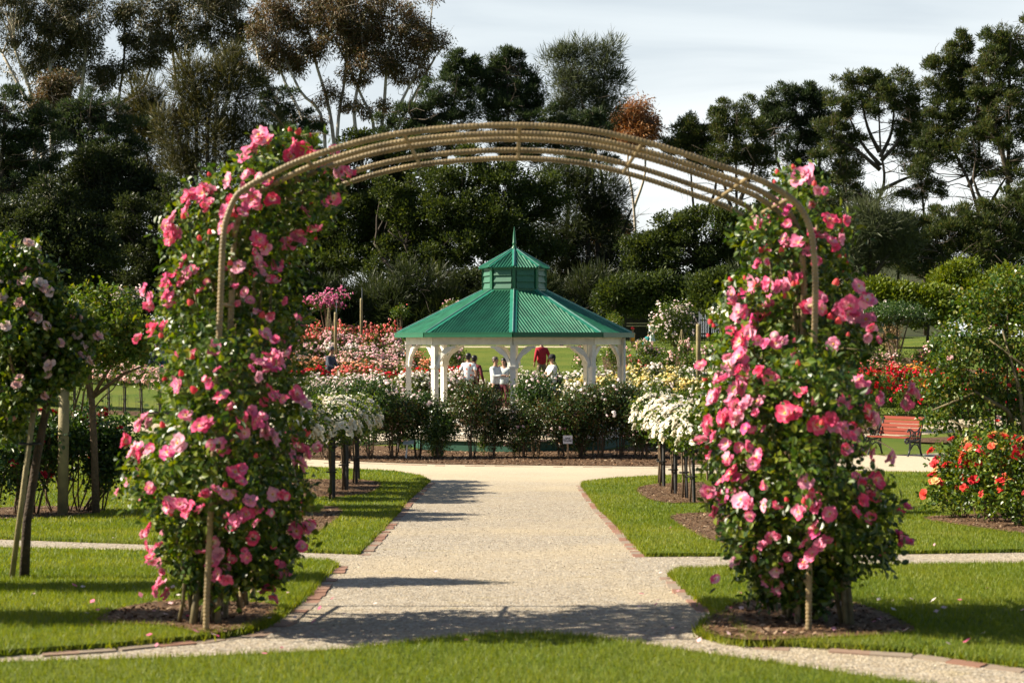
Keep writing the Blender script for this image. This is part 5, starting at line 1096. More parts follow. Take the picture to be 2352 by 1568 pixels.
tree('umbrella topped pine with open forked limbs against the sky at right', 130, 2020, [(1980,200,45,28),(2050,205,52,30),(2095,240,30,34),(1940,240,40,28),(2010,245,60,26),(2085,300,26,30),(1915,290,32,28),(1990,175,24,16),(1950,330,30,18),(2075,345,20,14),(1905,350,36,22),(1930,395,30,16)], [[(2005,770),(2008,520),(2028,420),(2018,340),(2020,220)],[(2022,380),(1980,330),(1945,250)],[(2022,390),(1960,340),(1915,320)],[(2024,370),(2065,320),(2090,250)],[(2020,350),(1995,290),(1980,210)],[(2022,360),(2050,300),(2055,215)],[(2018,460),(1950,480),(1890,520)],[(2015,480),(2070,520),(2110,500)],[(2018,440),(2080,410),(2120,400)],[(1960,770),(1955,560),(1945,440),(1930,400)]], M['pinel'], M['bk_pine'], 'pine', 17000, 20, .24, brn=1.4)
tree('tall layered pine with pointed tips near the right edge', 128, 2200, [(2175,150,26,40),(2215,140,24,34),(2160,200,34,36),(2230,190,40,50),(2190,250,50,40),(2240,270,50,40),(2160,290,40,30),(2200,330,60,36),(2150,350,36,26),(2240,380,40,30),(2120,390,26,18),(2180,120,8,20),(2212,98,9,22),(2142,160,8,20)], [[(2280,770),(2262,560),(2225,430),(2195,330),(2190,160)],[(2225,430),(2250,370),(2240,260)],[(2250,520),(2290,450),(2310,400)]], M['pinel'], M['bk_pine'], 'pine', 21000, 21, .26)
tree('tallest dark pine cut by the right edge of the picture', 126, 2318, [(2300,90,45,35),(2350,110,50,50),(2280,150,46,40),(2340,190,60,50),(2300,240,55,40),(2380,280,60,60),(2310,320,56,36),(2270,300,30,24),(2350,390,60,40),(2270,110,16,30),(2260,220,30,26)], [[(2312,770),(2312,560),(2322,400),(2318,240),(2315,100)],[(2320,420),(2290,330),(2275,230)],[(2316,480),(2370,400),(2400,300)],[(2314,540),(2260,460),(2235,410)]], M['pinel'], M['bk_pine'], 'pine', 24000, 22, .34)
tree('low spreading pine with drooping dead needles at the right', 118, 2150, [(2120,560,50,40),(2190,540,60,40),(2260,560,60,50),(2330,540,60,50),(2150,610,50,36),(2230,620,60,40),(2310,610,60,40),(2080,590,30,30)], [[(2170,770),(2175,640),(2150,560)],[(2280,770),(2280,620),(2300,530)]], M['pinel'], M['bk_pine'], 'pine', 17000, 23, .28)
tree('slender dark tree with twiggy base standing before the pale wall', 116, 2000, [(2000,520,50,34),(1960,560,36,30),(2040,550,36,34),(2000,480,30,20),(1950,600,22,24),(2055,595,24,20)], [[(2000,770),(2000,640),(1998,560),(2000,490)],[(2000,640),(1970,600),(1945,570)],[(2001,640),(2035,590),(2055,560)],[(2000,660),(1960,640),(1930,650)]], M['oakg'], M['bk_dark'], 'wisp', 8000, 24, .26)
tree('dense rounded evergreen right of the arch centre, under the pines', 114, 1620, [(1560,520,60,45),(1640,510,60,40),(1700,540,50,50),(1500,570,50,50),(1580,580,80,50),(1670,600,70,50),(1480,630,60,50),(1560,660,90,50),(1690,660,60,50)], [[(1600,770),(1600,600)]], M['teag'], M['bk_dark'], 'mass', 26000, 25, .3)
tree('dense dark evergreen between the two arch legs at the right', 120, 1790, [(1780,480,60,50),(1850,520,60,60),(1760,560,70,60),(1830,620,70,60),(1900,600,50,70),(1760,660,70,60),(1900,480,40,40)], [[(1800,770),(1805,600)]], M['tea'], M['bk_dark'], 'mass', 20000, 26, .3)
tree('thin pine between the umbrella pine and the layered one', 137, 2120, [(2105,310,26,24),(2130,350,30,22),(2095,370,26,20),(2120,270,18,18),(2140,430,30,22),(2090,450,26,18)], [[(2125,770),(2122,520),(2115,400),(2110,280)]], M['pinel'], M['bk_pine'], 'pine', 6500, 41, .2)
tree('thin pine left of the umbrella pine with sparse tufts', 138, 1940, [(1935,330,30,22),(1960,380,30,22),(1925,420,30,24),(1970,440,26,20),(1900,460,26,22)], [[(1945,770),(1942,520),(1935,420),(1938,320)]], M['pinel'], M['bk_pine'], 'pine', 6000, 42, .2)
tree('dense screen of dark pine boughs low at the right edge', 119, 2260, [(2180,500,60,36),(2260,490,60,40),(2340,480,60,44),(2120,530,50,34),(2390,500,60,60),(2230,540,80,40)], [[(2240,770),(2240,560)],[(2330,770),(2330,540)]], M['pinel'], M['bk_pine'], 'pine', 15000, 43, .28)
tree('dark bushy evergreen low behind the slender tree at right', 123, 2010, [(1950,530,50,40),(2060,520,50,40),(2000,580,60,40),(2080,570,50,40),(1920,590,50,50)], [[(2010,770),(2010,600)],[(2060,770),(2060,560)]], M['tea'], M['bk_dark'], 'mass', 13000, 44, .24)
for i, (px, top, lab) in enumerate(((-40,330,'at the left edge'),(140,360,'behind the slim gum'),(320,420,'behind the thin she oak'),(520,430,'behind the broad she oak'),(700,420,'behind the arch shoulder'),(900,430,'left of the spire'),(1110,440,'behind the spire'),(1290,480,'right of the spire'),(1480,590,'beside the small rusty tree'))):
    tree('farther dark evergreen filling the belt '+lab, 141+(i*5) % 4, px, [(px-50,top+50,80,50),(px+60,top+60,80,50),(px,top+120,120,60),(px-40,top+190,120,60),(px+50,top+240,120,60)], [[(px,775),(px,top+80)]], M['tea'], M['bk_dark'], 'mass', 9000, 80+i, .3, 'tree', 'farther evergreens of the dark belt')
# --- dark masses under the arch
tree('huge dark evergreen with sunlit green tufts under the middle of the arch', 117, 1060, [(1000,420,70,40),(1080,400,70,40),(1160,420,70,50),(1040,480,90,50),(1140,500,90,60),(1230,470,60,60),(960,500,60,50),(1060,570,110,60),(1190,580,90,60),(900,450,40,30),(940,580,80,60)], [[(965,775),(985,660),(1010,560),(1060,480)],[(1000,775),(965,650),(930,560)],[(1150,775),(1160,640),(1150,520)],[(975,700),(900,620),(860,560)]], M['teag'], M['bk_dark'], 'mass', 42000, 27, .45)
tree('dark evergreen with greener top left of centre under the arch', 121, 830, [(820,345,60,28),(880,340,60,28),(930,375,50,30),(780,400,60,45),(860,420,80,50),(800,490,80,60),(880,530,80,60),(740,470,50,50),(720,560,60,60),(800,590,90,50)], [[(850,775),(852,640),(840,520)],[(780,775),(775,640),(760,520)]], M['teag'], M['bk_dark'], 'mass', 32000, 28, .38)
tree('dark twiggy evergreen left of the gazebo with bare lower limbs', 124, 720, [(680,430,50,60),(700,540,60,60),(740,620,60,50),(660,620,50,60),(640,500,40,60)], [[(720,775),(718,640),(700,500)],[(760,775),(770,660),(820,600)],[(700,775),(690,660),(660,600)]], M['tea'], M['bk_dark'], 'wisp', 15000, 29, .24)
tree('dark drooping she oak to the right of the gazebo spire', 122, 1330, [(1300,440,50,50),(1360,430,50,50),(1320,520,70,60),(1400,450,40,40),(1280,590,60,60),(1380,590,60,60),(1440,640,60,50),(1330,650,80,50)], [[(1352,775),(1350,560),(1345,420)],[(1372,775),(1372,560),(1380,420)],[(1374,600),(1420,560),(1450,480)]], M['tea'], M['bk_dark'], 'wisp', 22000, 30, .34)
tree('black bushy mass behind the left leg of the arch', 110, 400, [(330,500,80,60),(420,480,70,60),(500,520,80,70),(360,590,90,60),(470,610,90,60),(300,640,80,50),(560,560,60,80),(570,640,70,60),(420,680,120,50)], [[(400,775),(402,600)],[(520,775),(520,600)]], M['tea'], M['bk_dark'], 'mass', 30000, 31, .3)
tree('dark mound with dull green tufts above the left tree rose', 104, 130, [(110,470,60,40),(60,520,70,50),(150,530,80,50),(100,590,100,60),(200,590,80,60),(30,610,80,60),(120,660,140,60),(-40,560,60,90)], [[(110,775),(110,620)]], M['tea'], M['bk_dark'], 'mass', 30000, 32, .3)
tree('dark mass with a green rim behind the shoulder of the left mound', 114, 250, [(230,380,60,36),(290,410,60,45),(190,440,70,50),(270,480,80,60),(340,440,40,40),(240,550,90,60)], [[(250,775),(250,560)]], M['tea'], M['bk_dark'], 'mass', 24000, 33, .3)
for i, (px, w_, top, lab) in enumerate(((560,80,600,'left of the gazebo behind the arch leg'),(690,90,650,'behind the coral roses'),(820,80,655,'behind the mauve pink weeping rose'),(950,80,650,'beside the lone small standard'),(1080,90,640,'behind the left of the gazebo roof'),(1220,90,640,'behind the cupola'),(1370,80,640,'behind the right of the gazebo roof'),(1500,80,660,'beside the woman in the pale dress'),(1760,90,650,'behind the right arch leg'),(1880,80,660,'right of the right arch leg'),(240,120,650,'behind the left tree rose'),(60,120,650,'at the left edge'))):
    tree('low dark undergrowth thicket '+lab, 109+(i*7) % 5, px, [(px-w_*.5,top+55,w_*.6,60),(px+w_*.5,top+65,w_*.6,55),(px,top+30,w_*.6,50),(px,top+110,w_*1.1,45)], [[(px,785),(px+8,top+70)],[(px-20,785),(px-30,top+80)]], M['tea'], M['bk_dark'], 'mass' if i % 3 == 1 else 'wisp', 12000, 60+i, .12, 'thicket', 'thickets under the dark trees', 'thicket')
for px, py, rx, ry, Y, lab in ((2010,680,60,36,92,'bright lime green bush behind the green archway, left one'),(2130,690,60,36,92,'bright lime green bush behind the green archway, lower middle one'),(2200,660,70,55,94,'bright lime green bush behind the green archway, tallest'),(2310,670,70,60,96,'bright lime green bush at the right edge behind the tall shrub rose'),(1655,665,60,36,88,'feathery green bush left of the right arch leg')):
    tree(lab, Y, px, [(px,py-ry*.3,rx*.7,ry*.6),(px-rx*.45,py+ry*.2,rx*.6,ry*.7),(px+rx*.45,py+ry*.15,rx*.6,ry*.7),(px,py+ry*.8,rx,ry*.6)], [[(px,785),(px,py)]], M['lime'] if px > 1700 else M['teag'], M['bk_dark'], 'mass', 11000, int(px), .12, 'bush', None, 'bush')
tree('dark boughs hanging over the top of the paling fence', 101, 1480, [(1440,668,50,26),(1500,655,50,28),(1560,665,50,26),(1470,700,30,14),(1620,670,50,30),(1400,690,26,30)], [[(1540,785),(1535,720),(1520,670)],[(1410,785),(1412,700)]], M['teag'], M['bk_dark'], 'mass', 9000, 45, .14)
# pale building glimpsed behind, dark slatted fence
b = empty('building', ((2040-CX)/F*165, 165, zg(165)), 'cream sheet clad building glimpsed behind the trees at the right', 'building')
mb = MB(); mb.box((0,0,3.9), (10, 6, 7.8)); mb.build('wall', plain('cream_wall', (.62,.52,.36), rough=.7, noise=.08, scale=.5), b)
mb = MB(); mb.add([(-5.3,-3.4,7.6),(5.3,-3.4,7.6),(5.3,0,9.3),(-5.3,0,9.3),(-5.3,3.4,7.6),(5.3,3.4,7.6)], [(0,1,2,3),(3,2,5,4)]); mb.build('roof', plain('grey_roof', (.3,.29,.27), rough=.6), b)
M['fence'] = plain('black_fence_slat', (.018,.018,.018), rough=.8)
s_ = 104/F; fx0, fx1 = (1432-CX)*s_, (1700-CX)*s_; fz = zg(104)
fo = empty('fence', (fx0, 104, fz), 'dark upright paling fence with a lattice opening behind the woman in the pale dress', 'fence')
mb = MB(); x_ = 0
while x_ < fx1-fx0: mb.box((x_, 0, 1.35), (.09, .03, 2.7)); x_ += .112
mb.build('palings', M['fence'], fo); mb = MB()
for z in (.5, 1.4, 2.3): mb.box(((fx1-fx0)/2, .05, z), (fx1-fx0, .05, .09))
mb.build('rail', M['fence'], fo)
for i in range(0, 9): mb = MB(); mb.box((i*(fx1-fx0)/8, .1, 1.4), (.1, .1, 2.8)); mb.build('fence_post', M['fence'], fo)
for i, z in enumerate((1.75, 1.2, 1.02)): mb = MB(); mb.box((1.0, -.05, z), (1.6, .03, .06)); mb.build('pale_slat', M['deck'], fo)
# ------------------------------------------------------------ people (bodies are single skinned surfaces)
def skin(name, pts, edges, mats, parent, sub=1, root=0):
    me = bpy.data.meshes.new(name); me.from_pydata([p[:3] for p in pts], edges, []); me.update()
    for m in (mats if isinstance(mats, list) else [mats]): me.materials.append(m)
    o = link(name, me, parent); md = o.modifiers.new('skin', 'SKIN'); 
    if not me.skin_vertices: me.skin_vertices.new() if hasattr(me.skin_vertices, 'new') else None
    sv = me.skin_vertices[0].data
    for i, p in enumerate(pts):
        r = p[3]; sv[i].radius = (r, r) if not isinstance(r, tuple) else r; sv[i].use_root = (i == root)
    md.use_smooth_shade = True; s = o.modifiers.new('sub', 'SUBSURF'); s.levels = sub; s.render_levels = sub; return o
SK = {'light': plain('skin_light', (.55,.33,.24), rough=.5, noise=.05), 'tan': plain('skin_tan', (.42,.24,.16), rough=.5, noise=.05), 'brown': plain('skin_brown', (.28,.15,.09), rough=.5, noise=.05)}
HAIR = plain('dark_hair', (.012,.009,.008), rough=.45, noise=.3, scale=60); HAIRG = plain('grey_brown_hair', (.10,.08,.07), rough=.5, noise=.3, scale=60)
EYE = plain('eye_dark', (.01,.01,.01), rough=.2)
def cloth(name, c, **k): return plain(name, c, rough=.85, noise=.18, scale=5, bump=.35, bscale=9, **k)
def person(px, py_head, Y, face, label, skin_k='tan', shirt=(.7,.7,.7), trousers=(.02,.02,.025), arms=((-.25,.0),( .25,.0)), H=1.72, hair='short', cap=None, sleeve='short', lean=0, sit=0, skirt=None, shirtmat=None, z=None, bend=0, extra=None, legs=None):
    """px, py_head: where the head top shows. arms: per side (hand x, hand y forward, hand z) in body space or None"""
    s_ = Y/F; ztop = CH-(py_head-CY)*s_; zf = ztop-H if z is None else z; k = H/1.75
    root = empty('person', ((px-CX)*s_, Y, zf), label, 'person', rz=face); root.scale = (k, k, k); sk = SK[skin_k]
    hz = .93-sit*.48; t = lambda x, y, z_: (x, y-lean*(z_-hz)*1.0, z_)      # y forward is -Y when face=0
    P = [t(0,0,hz)+(.10,), t(0,.01,hz+.18)+(.09,), t(0,.0,hz+.36)+(.105,), t(0,.01,hz+.49)+(.07,), t(0,0,hz+.56)+(.055,), t(0,-.01,hz+.63)+(.072,), t(0,-.015,hz+.72)+((.078,.092),), t(0,-.005,hz+.79)+(.062,)]
    E = [(0,1),(1,2),(2,3),(3,4),(4,5),(5,6),(6,7)]
    hips = []
    for sx in (-1, 1):
        i = len(P)
        if sit: L = [(sx*.10,-.02,hz-.02,.085),(sx*.13,-.42,hz+.02,.065),(sx*.13,-.44,hz-.38,.048),(sx*.13,-.42,hz-.43,.038),(sx*.13,-.56,hz-.45,.034)]
        else: L = [(sx*.095,0,hz-.08,.088),(sx*.11,-.02,hz-.44,.062),(sx*.12,.02,hz-.80,.045),(sx*.12,.03,hz-.87,.04),(sx*.13,-.12,hz-.895,.034)]
        P += L; E += [(0,i),(i,i+1),(i+1,i+2),(i+2,i+3),(i+3,i+4)]; hips.append(i)
    sh = []
    for sx, hd in zip((-1, 1), arms):
        hd = hd or (sx*.26, .02, hz-.08)
        if len(hd) == 2: hd = (hd[0], -hd[1], hz-.08)
        S = Vector(t(sx*.175, .01, hz+.45)); Hn = Vector(hd); d = Hn-S; D = d.length; u1 = .29; u2 = .26; D = min(D, u1+u2-.01); d.normalize(); a = (u1*u1-u2*u2+D*D)/(2*D); h_ = math.sqrt(max(0, u1*u1-a*a))
        pole = Vector((sx*.4, .7, -.5)); pole = (pole-d*pole.dot(d)).normalized(); El = S+d*a+pole*h_; Wr = S+d*D; i = len(P); f = (Wr-El).normalized()
        P += [tuple(S)+(.058,), tuple(El)+(.042,), tuple(Wr)+(.028,), tuple(Wr+f*.07)+((.020,.036),)]; E += [(3,i),(i,i+1),(i+1,i+2),(i+2,i+3)]
        sd_ = f.cross(Vector((0,1,0) if abs(f.y) < .8 else (0,0,1))).normalized(); bn = sd_.cross(f)
        for q, (o_, L_) in enumerate(((-.028,.062),(-.010,.075),(.010,.070),(.027,.055))):
            j = len(P); b_ = Wr+f*.10+sd_*o_; P += [tuple(b_)+(.009,), tuple(b_+f*L_*.55+bn*.012)+(.008,), tuple(b_+f*L_*.9+bn*.035)+(.007,)]; E += [(i+3,j),(j,j+1),(j+1,j+2)]
        j = len(P); b_ = Wr+f*.045+sd_*(-.034); P += [tuple(b_)+(.011,), tuple(b_-sd_*.022+f*.035)+(.009,)]; E += [(i+3,j),(j,j+1)]; sh.append((S, El, Wr))
    skin('body', P, E, sk, root)
    hc = Vector(t(0,-.01,hz+.71))
    mb = MB(); mb.ball(hc+Vector((0,-.100,-.015)), (.014,.020,.024), 8, 6); 
    mb.ball(hc+Vector((-.088,.01,-.01)), (.014,.022,.032), 8, 6); mb.ball(hc+Vector((.088,.01,-.01)), (.014,.022,.032), 8, 6); mb.build('nose_and_ears', sk, root, smooth=True)
    mb = MB(); mb.ball(hc+Vector((-.032,-.088,.018)), (.013,.008,.008), 8, 6); mb.ball(hc+Vector((.032,-.088,.018)), (.013,.008,.008), 8, 6); mb.build('eyes', EYE, root, smooth=True)
    mb = MB(); mb.ball(hc+Vector((0,-.088,-.055)), (.026,.008,.009), 8, 6); mb.build('mouth', SK['brown'] if skin_k != 'brown' else EYE, root, smooth=True)
    # hair
    mb = MB(); hm = HAIR if hair != 'grey' else HAIRG
    mb.ball(hc+Vector((0,.028,.035)), (.096,.103,.092), 16, 10); mb.ball(hc+Vector((0,.05,-.02)), (.085,.07,.075), 14, 8)
    if hair == 'long': mb.ball(hc+Vector((0,.075,-.12)), (.10,.05,.16), 14, 8)
    if hair == 'bun': mb.ball(hc+Vector((0,.12,.06)), (.05,.05,.05), 10, 7)
    if hair == 'tail': mb.tube([hc+Vector((0,.11,.03)), hc+Vector((0,.17,-.02)), hc+Vector((0,.15,-.14))], [.035,.032,.012], 8)
    mb.build('hair', hm, root, smooth=True)
    if cap:
        mb = MB(); cm = cloth('cap_cloth', cap); prf = [(.108, -.01), (.108,.04), (.095,.085), (.06,.115), (.005,.125)]
        mb.lathe(prf, hc+Vector((0,.015,.02)), 16); V = []; 
        for i in range(9): a = math.pi*(i/8); V.append((hc.x+.095*math.cos(a), hc.y-.08-.0*math.sin(a), hc.z+.035)); V.append((hc.x+.085*math.cos(a), hc.y-.085-.095*math.sin(a), hc.z+.018))
        mb.add(V, [(2*i, 2*i+1, 2*i+3, 2*i+2) for i in range(8)]); mb.build('cap', cm, root, smooth=True)
    # clothes follow the body a little larger
    sm = shirtmat or cloth('shirt_cloth', shirt)
    C = [t(0,0,hz-.13)+((.20,.16),), t(0,.01,hz+.10)+((.19,.145),), t(0,.0,hz+.32)+((.205,.15),), t(0,.01,hz+.46)+((.155,.11),), t(0,.005,hz+.535)+(.072,)]; CE = [(0,1),(1,2),(2,3),(3,4)]
    for (S, El, Wr) in sh:
        i = len(C); e2 = El if sleeve == 'long' else S+(El-S)*.75; C += [tuple(S)+(.074,), tuple(S+(e2-S)*.6)+(.068,), tuple(e2)+((.062 if sleeve == 'short' else .054),)]; CE += [(3,i),(i,i+1),(i+1,i+2)]
        if sleeve == 'long': C.append(tuple(Wr-(Wr-El)*.08)+(.042,)); CE.append((i+2,i+3))
    skin('shirt', C, CE, sm, root)
    if skirt:
        mb = MB(); n = 28; ring = []
        for zi, (z_, r_) in enumerate(((hz+.10,.135),(hz-.02,.185),(hz-.25,.24),(hz-.5,.29))):
            ring += [((r_*(1+.07*zi/3*math.cos(7*a)))*math.cos(a), (r_*.85*(1+.07*zi/3*math.cos(7*a)))*math.sin(a), z_) for a in np.arange(n)*2*math.pi/n]
        mb.add(ring, [(r*n+j, r*n+(j+1) % n, (r+1)*n+(j+1) % n, (r+1)*n+j) for r in range(3) for j in range(n)]); mb.build('skirt', cloth('skirt_cloth', skirt), root, smooth=True)
    else:
        tm = cloth('trouser_cloth', trousers); T = [(0,0,hz+.06,(.150,.120)),(0,0,hz-.03,(.150,.125))]; TE = [(0,1)]
        for h_ in hips:
            a, b_, c = P[h_], P[h_+1], P[h_+2]; i = len(T); T += [a[:3]+(.102,), b_[:3]+(.080,), c[:3]+(.068,)]; TE += [(1,i),(i,i+1),(i+1,i+2)]
        skin('trousers', T, TE, tm, root)
    for sx, h_ in zip((-1, 1), hips):
        a = Vector(P[h_+3][:3]); mb = MB(); mb.ball(a+Vector((0,-.07,-.03)), (.048,.135,.045), 12, 8); mb.build('shoe', EYE, root, smooth=True)
    return root, hc, sh
# floral shirt
def floral():
    m, nt, N, L = newmat('floral_shirt_cloth'); o = N.new('ShaderNodeOutputMaterial'); b = N.new('ShaderNodeBsdfPrincipled'); L.new(b.outputs[0], o.inputs[0]); b.inputs['Roughness'].default_value = .85
    t = N.new('ShaderNodeTexCoord'); v = N.new('ShaderNodeTexVoronoi'); v.inputs['Scale'].default_value = 9; L.new(t.outputs['Object'], v.inputs['Vector']); nz = N.new('ShaderNodeTexNoise'); nz.inputs['Scale'].default_value = 22; L.new(t.outputs['Object'], nz.inputs['Vector'])
    sp = N.new('ShaderNodeSeparateColor'); L.new(v.outputs['Color'], sp.inputs[0]); r = ramp(N, [(.75,.16,.06,0), (.78,.30,.18,.3), (.20,.42,.48,.5), (.72,.78,.80,.62), (.72,.78,.80,1)], 'CONSTANT'); L.new(sp.outputs[0], r.inputs[0])
    ad = N.new('ShaderNodeMath'); ad.operation = 'ADD'; L.new(v.outputs['Distance'], ad.inputs[0]); L.new(nz.outputs['Fac'], ad.inputs[1]); g = ramp(N, [(1,1,1,.80), (0,0,0,.86)]); L.new(ad.outputs[0], g.inputs[0])
    mx = N.new('ShaderNodeMix'); mx.data_type = 'RGBA'; L.new(g.outputs[0], mx.inputs['Factor']); mx.inputs['A'].default_value = (.74,.79,.82,1); L.new(r.outputs[0], mx.inputs['B']); L.new(mx.outputs['Result'], b.inputs['Base Color']); return m
person(1076, 811, 48.5, R(170), 'person in a white floral short sleeved shirt, back to us', 'brown', trousers=(.02,.02,.025), shirtmat=floral(), arms=((-.27,.02,.88),(.27,.02,.88)))
person(1090, 816, 50.0, R(160), 'person in a maroon long sleeved top half hidden behind the floral shirt', 'brown', shirt=(.16,.02,.03), sleeve='long', arms=((-.3,-.05,.9),(.26,0,.86)))
person(1138, 819, 48.0, R(55), 'person in a loose white shirt and dark trousers facing the juice drinker', 'tan', shirt=(.62,.66,.68), sleeve='long', arms=((-.12,-.36,1.15),(.1,-.34,1.12)), hair='grey', H=1.66)
p_, hc_, sh_ = person(1157, 822, 48.4, R(-20), 'person in a pale top drinking juice left of the centre post', 'tan', shirt=(.60,.68,.70), trousers=(.12,.02,.03), arms=((-.10,-.22,1.38),(.24,0,.9)), hair='long', H=1.62)
c = empty('cup', (0,0,0), 'small cup of yellow juice held to the lips left of the gazebo centre post', 'cup'); mb = MB(); mb.lathe([(.03,0),(.04,.13)], seg=12); mb.build('cup_wall', plain('yellow_juice', (.8,.5,.06), rough=.3), c, smooth=True)
bpy.context.view_layer.update(); c.location = p_.matrix_world @ Vector((-.10,-.24,1.36))
p_, hc_, sh_ = person(1268, 815, 47.5, R(-70), 'person in a white T-shirt and black cap with a dark shoulder bag', 'tan', shirt=(.80,.82,.86), trousers=(.35,.42,.48), arms=((-.18,-.38,1.02),(.16,-.36,1.0)), cap=(.012,.012,.014), H=1.72)
bpy.context.view_layer.update()
c = empty('shoulder_bag', p_.matrix_world @ Vector((.10,.20,.98)), 'dark shoulder bag hanging at the hip of the person in the white T-shirt', 'bag', rz=R(-70)); mb = MB(); mb.ball((0,0,0), (.17,.09,.14), 16, 10); mb.build('pouch', cloth('bag_cloth', (.012,.012,.015)), c, smooth=True)
mb = MB(); mb.tube([(.1,0,.1),(.12,-.08,.35),(.0,-.16,.58),(-.1,-.1,.4),(-.12,0,.1)], .014, 6); mb.build('strap', EYE, c, smooth=True)
p_, hc_, sh_ = person(1283, 874, 36.2, R(20), 'seated person in sunglasses low behind the bronze leafed roses', 'light', shirt=(.25,.10,.09), sit=1, hair='long', H=1.70, z=-.80)
mb = MB(); mb.ball(hc_+Vector((-.034,-.094,.018)), (.028,.010,.022), 12, 8); mb.ball(hc_+Vector((.034,-.094,.018)), (.028,.010,.022), 12, 8); mb.bar(hc_+Vector((-.09,-.02,.022)), hc_+Vector((-.06,-.09,.022)), .006, .01); mb.bar(hc_+Vector((.09,-.02,.022)), hc_+Vector((.06,-.09,.022)), .006, .01); mb.bar(hc_+Vector((-.01,-.1,.022)), hc_+Vector((.01,-.1,.022)), .006, .006); mb.build('sunglasses', EYE, p_, smooth=True)
person(1244, 778, 57, R(200), 'person in a loose red shirt on the lawn behind the gazebo', 'tan', shirt=(.36,.008,.025), trousers=(.16,.12,.08), sleeve='long', hair='short', arms=((-.25,-.05,.90),(.25,-.05,.90)), H=1.80)
person(757, 797, 56, R(65), 'person in a grey cap and navy top among the red roses', 'tan', shirt=(.06,.07,.10), trousers=(.03,.04,.07), cap=(.10,.10,.10), lean=.12, sleeve='long', arms=((-.15,-.34,.98),(.15,-.36,.98)), H=1.72)
person(377, 770, 57, R(30), 'person in a grey T-shirt and jeans behind the shell pink roses', 'tan', shirt=(.19,.21,.24), trousers=(.02,.07,.14), arms=((-.22,-.08,.86),(.28,0,.88)), H=1.78)
p_, h_, s_h = person(347, 788, 56, R(75), 'person in dark clothes bending forward under a black backpack', 'light', shirt=(.02,.03,.06), trousers=(.01,.015,.04), lean=.35, sleeve='long', arms=((-.1,-.4,.9),(.1,-.45,.9)), H=1.68)
bpy.context.view_layer.update()
c = empty('backpack', p_.matrix_world @ Vector((0,.14,1.14)), 'black backpack on the bending person at the left', 'bag', rz=R(75)); mb = MB(); mb.ball((0,0,0), (.17,.13,.26), 16, 10); mb.build('pouch', cloth('backpack_cloth', (.008,.008,.010)), c, smooth=True)
person(1496, 736, 96, R(60), 'person in a pale dress beside the flowering mound', 'light', shirt=(.75,.78,.76), skirt=(.66,.72,.70), arms=((-.2,-.3,1.05),(.15,-.3,1.05)), hair='bun', H=1.70)
person(1479, 772, 84, R(110), 'crouching person in a teal top beside the pale dress', 'tan', shirt=(.0,.16,.17), sit=1, lean=.5, H=1.65, z=zg(84))
person(1453, 752, 92, R(60), 'person in a red hat and orange top beyond the gazebo roof', 'brown', shirt=(.8,.35,.04), cap=(.75,.03,.04), trousers=(.5,.45,.1), H=1.62)
person(1467, 778, 82, R(20), 'small child in yellow beside the right corner of the gazebo', 'tan', shirt=(.8,.65,.12), trousers=(.02,.03,.30), H=1.05, hair='short')
# ------------------------------------------------------------ benches
def bench(px, py, rz, label, slat, wide=1.25):
    x, y = G(px, py); o = empty('park_bench', (x, y, zg(y)+.01), label, 'bench', rz=rz); IRON = M.setdefault('castiron', plain('black_cast_iron', (.012,.014,.016), rough=.35))
    for sx in (-wide/2, wide/2):
        mb = MB(); T = lambda pts, r=.016: mb.tube([(sx, a, b) for a, b in [tuple(p[1:]) for p in catmull([(0, q[0], q[1]) for q in pts], 5)]], r, 6)
        T([(-.34,0),(-.26,.12),(-.24,.28),(-.27,.36),(-.33,.40)], .022); T([(.30,0),(.24,.12),(.22,.30),(.24,.44),(.30,.62),(.36,.78),(.42,.84)], .022)      # legs and back sweep
        T([(-.26,.12),(-.12,.24),(0,.27),(.12,.24),(.24,.12)], .016); T([(-.33,.40),(-.42,.40),(-.44,.34),(-.38,.31),(-.30,.34)], .026)     # arch, front scroll
        T([(-.28,.40),(-.20,.48),(-.24,.58),(-.32,.60),(-.34,.55)], .018); T([(-.30,.61),(-.18,.60),(-.06,.55),(.06,.55),(.16,.58),(.25,.66)], .018)    # arm
        T([(-.30,.37),(-.05,.35),(.22,.38)], .022)
        cz = .46
        for k in range(7): a = k*2*math.pi/6; T([(-.06+.075*math.cos(a+t)*(1), cz+.075*math.sin(a+t)) for t in (0,.5,1.05)], .012) if k < 6 else None
        for k in range(6): a = k*math.pi/3; mb.tube([(sx, -.06, cz), (sx, -.06+.075*math.cos(a), cz+.075*math.sin(a))], .011, 5)
        for ya, za in ((-.17,.29),(.15,.29),(-.2,.20),(.19,.2),(.12,.46),(.17,.52),(-.17,.44),(.0,.31)):
            T([(ya+.035*math.cos(t), za+.035*math.sin(t)) for t in np.linspace(0, 5.2, 7)], .010)
        mb.tube([(sx,.10,.36),(sx,.20,.58)], .014, 5); mb.tube([(sx,.02,.37),(sx,.02,.55)], .012, 5); mb.build('iron_side', IRON, o, smooth=True)
    for i in range(5): mb = MB(); mb.box((0, -.33+i*.125, .405+.012*abs(i-2)-.02*(i == 4)), (wide+.02, .095, .028)); mb.build('seat_slat', slat, o)
    for i in range(5): mb = MB(); t = i/4; mb.box((0, .215+.16*t+.03*t*t, .49+.085*i), (wide+.02, .024, .072), M=Matrix.Rotation(-.28, 3, 'X')); mb.build('back_slat', slat, o)
    mb = MB(); mb.bar((-wide/2, 0, .34), (0, -.05, .12), .012, .02); mb.build('brace', M['deck'], o); return o
sal = plain('salmon_slat_paint', (.26,.065,.045), rough=.85, noise=.06, spec=.1); mar = plain('maroon_slat_paint', (.20,.05,.045), rough=.45, noise=.1)
bench(2056, 1046, R(-43), 'salmon pink slatted park bench with ornate black iron sides on the right lawn', sal, 1.0)
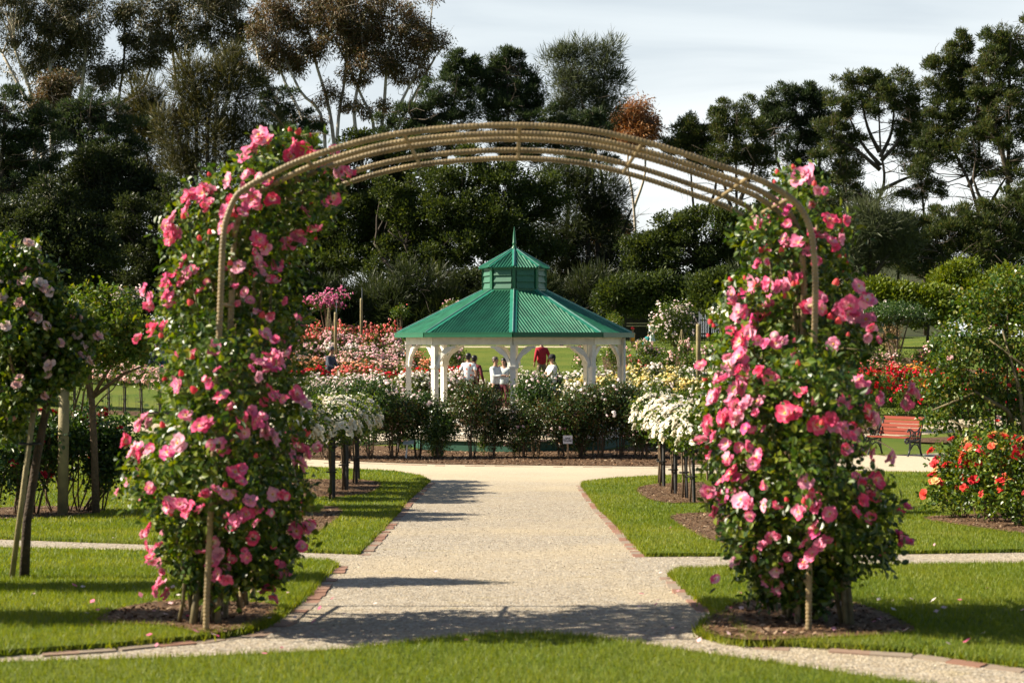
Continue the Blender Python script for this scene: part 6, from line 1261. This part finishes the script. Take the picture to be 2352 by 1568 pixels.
bench(222, 1030, R(150), 'dark maroon slatted park bench with iron sides behind the dark red roses at left', mar)
b_ = bench(1400, 905, R(5), 'pale pinkish slatted bench seen behind the right gazebo post among yellow roses', plain('faded_pink_slat', (.62,.42,.34), rough=.6), 1.3); b_.location = ((1400-CX)/F*50, 50, .42-.80+.0)
# ------------------------------------------------------------ notice, plaque, marker stakes
def text_obj(name, body, size, mat, parent, loc):
    c = bpy.data.curves.new(name, 'FONT'); c.body = body; c.size = size; c.align_x = 'CENTER'; c.align_y = 'CENTER'; c.extrude = .0012; c.space_line = .95; c.offset = .0012
    c.materials.append(mat); tmp = bpy.data.objects.new(name+'_curve', c); COL.objects.link(tmp); bpy.context.view_layer.update(); me = bpy.data.meshes.new_from_object(tmp.evaluated_get(bpy.context.evaluated_depsgraph_get())); bpy.data.objects.remove(tmp)
    o = bpy.data.objects.new(name, me); COL.objects.link(o); o.parent = parent; o.location = loc; o.rotation_euler = (R(90), 0, 0); return o
x, y = G(1304, 1056); sg = empty('notice', (x, y, zg(y)), 'small white notice board on a timber stake asking not to touch the roses', 'sign')
mb = MB(); mb.box((.0,0,.24), (.035,.03,.56)); mb.build('stake', plain('timber_stake', (.36,.24,.13), rough=.8, noise=.2, scale=20), sg)
mb = MB(); mb.box((0,-.022,.44), (.20,.008,.175)); mb.build('board', plain('notice_white', (.72,.71,.74), rough=.5, noise=.02), sg)
text_obj('lettering', "PLEASE\nDON'T TOUCH\nTHE ROSES", .034, plain('notice_black', (.02,.02,.05), rough=.5), sg, (0,-.0275,.44))
x, y = G(932, 1054); pq = empty('plaque', (x, y, zg(y)), 'slanting grey name plaque on a white peg at the front of the ring bed', 'sign')
mb = MB(); mb.bar((0,0,-.02), (.03,0,.34), .035, .012, 0, (0,1,0)); mb.build('peg', M['white'], pq)
mb = MB(); mb.box((.06,0,.36), (.24,.15,.01), M=Matrix.Rotation(R(28), 3, 'X')@Matrix.Rotation(R(-6), 3, 'Y')); mb.build('plate', plain('plaque_grey', (.45,.48,.44), rough=.4), pq)
for px, py, h, ti in ((1092,1036,.62,0),(1361,1046,.95,.10),(915,1040,1.0,.0)):
    x, y = G(px, py); o = empty('stake', (x, y, zg(y)), 'weathered stake %s' % {1092:'supporting the bush below the floral shirt', 1361:'leaning right of the white notice', 915:'behind the slanting plaque at left'}[px], 'stake'); mb = MB(); mb.tube([(0,0,0), (ti,0,h)], .022, 4); mb.build('shaft', M['dstake'] if px == 915 else M['stake'], o)
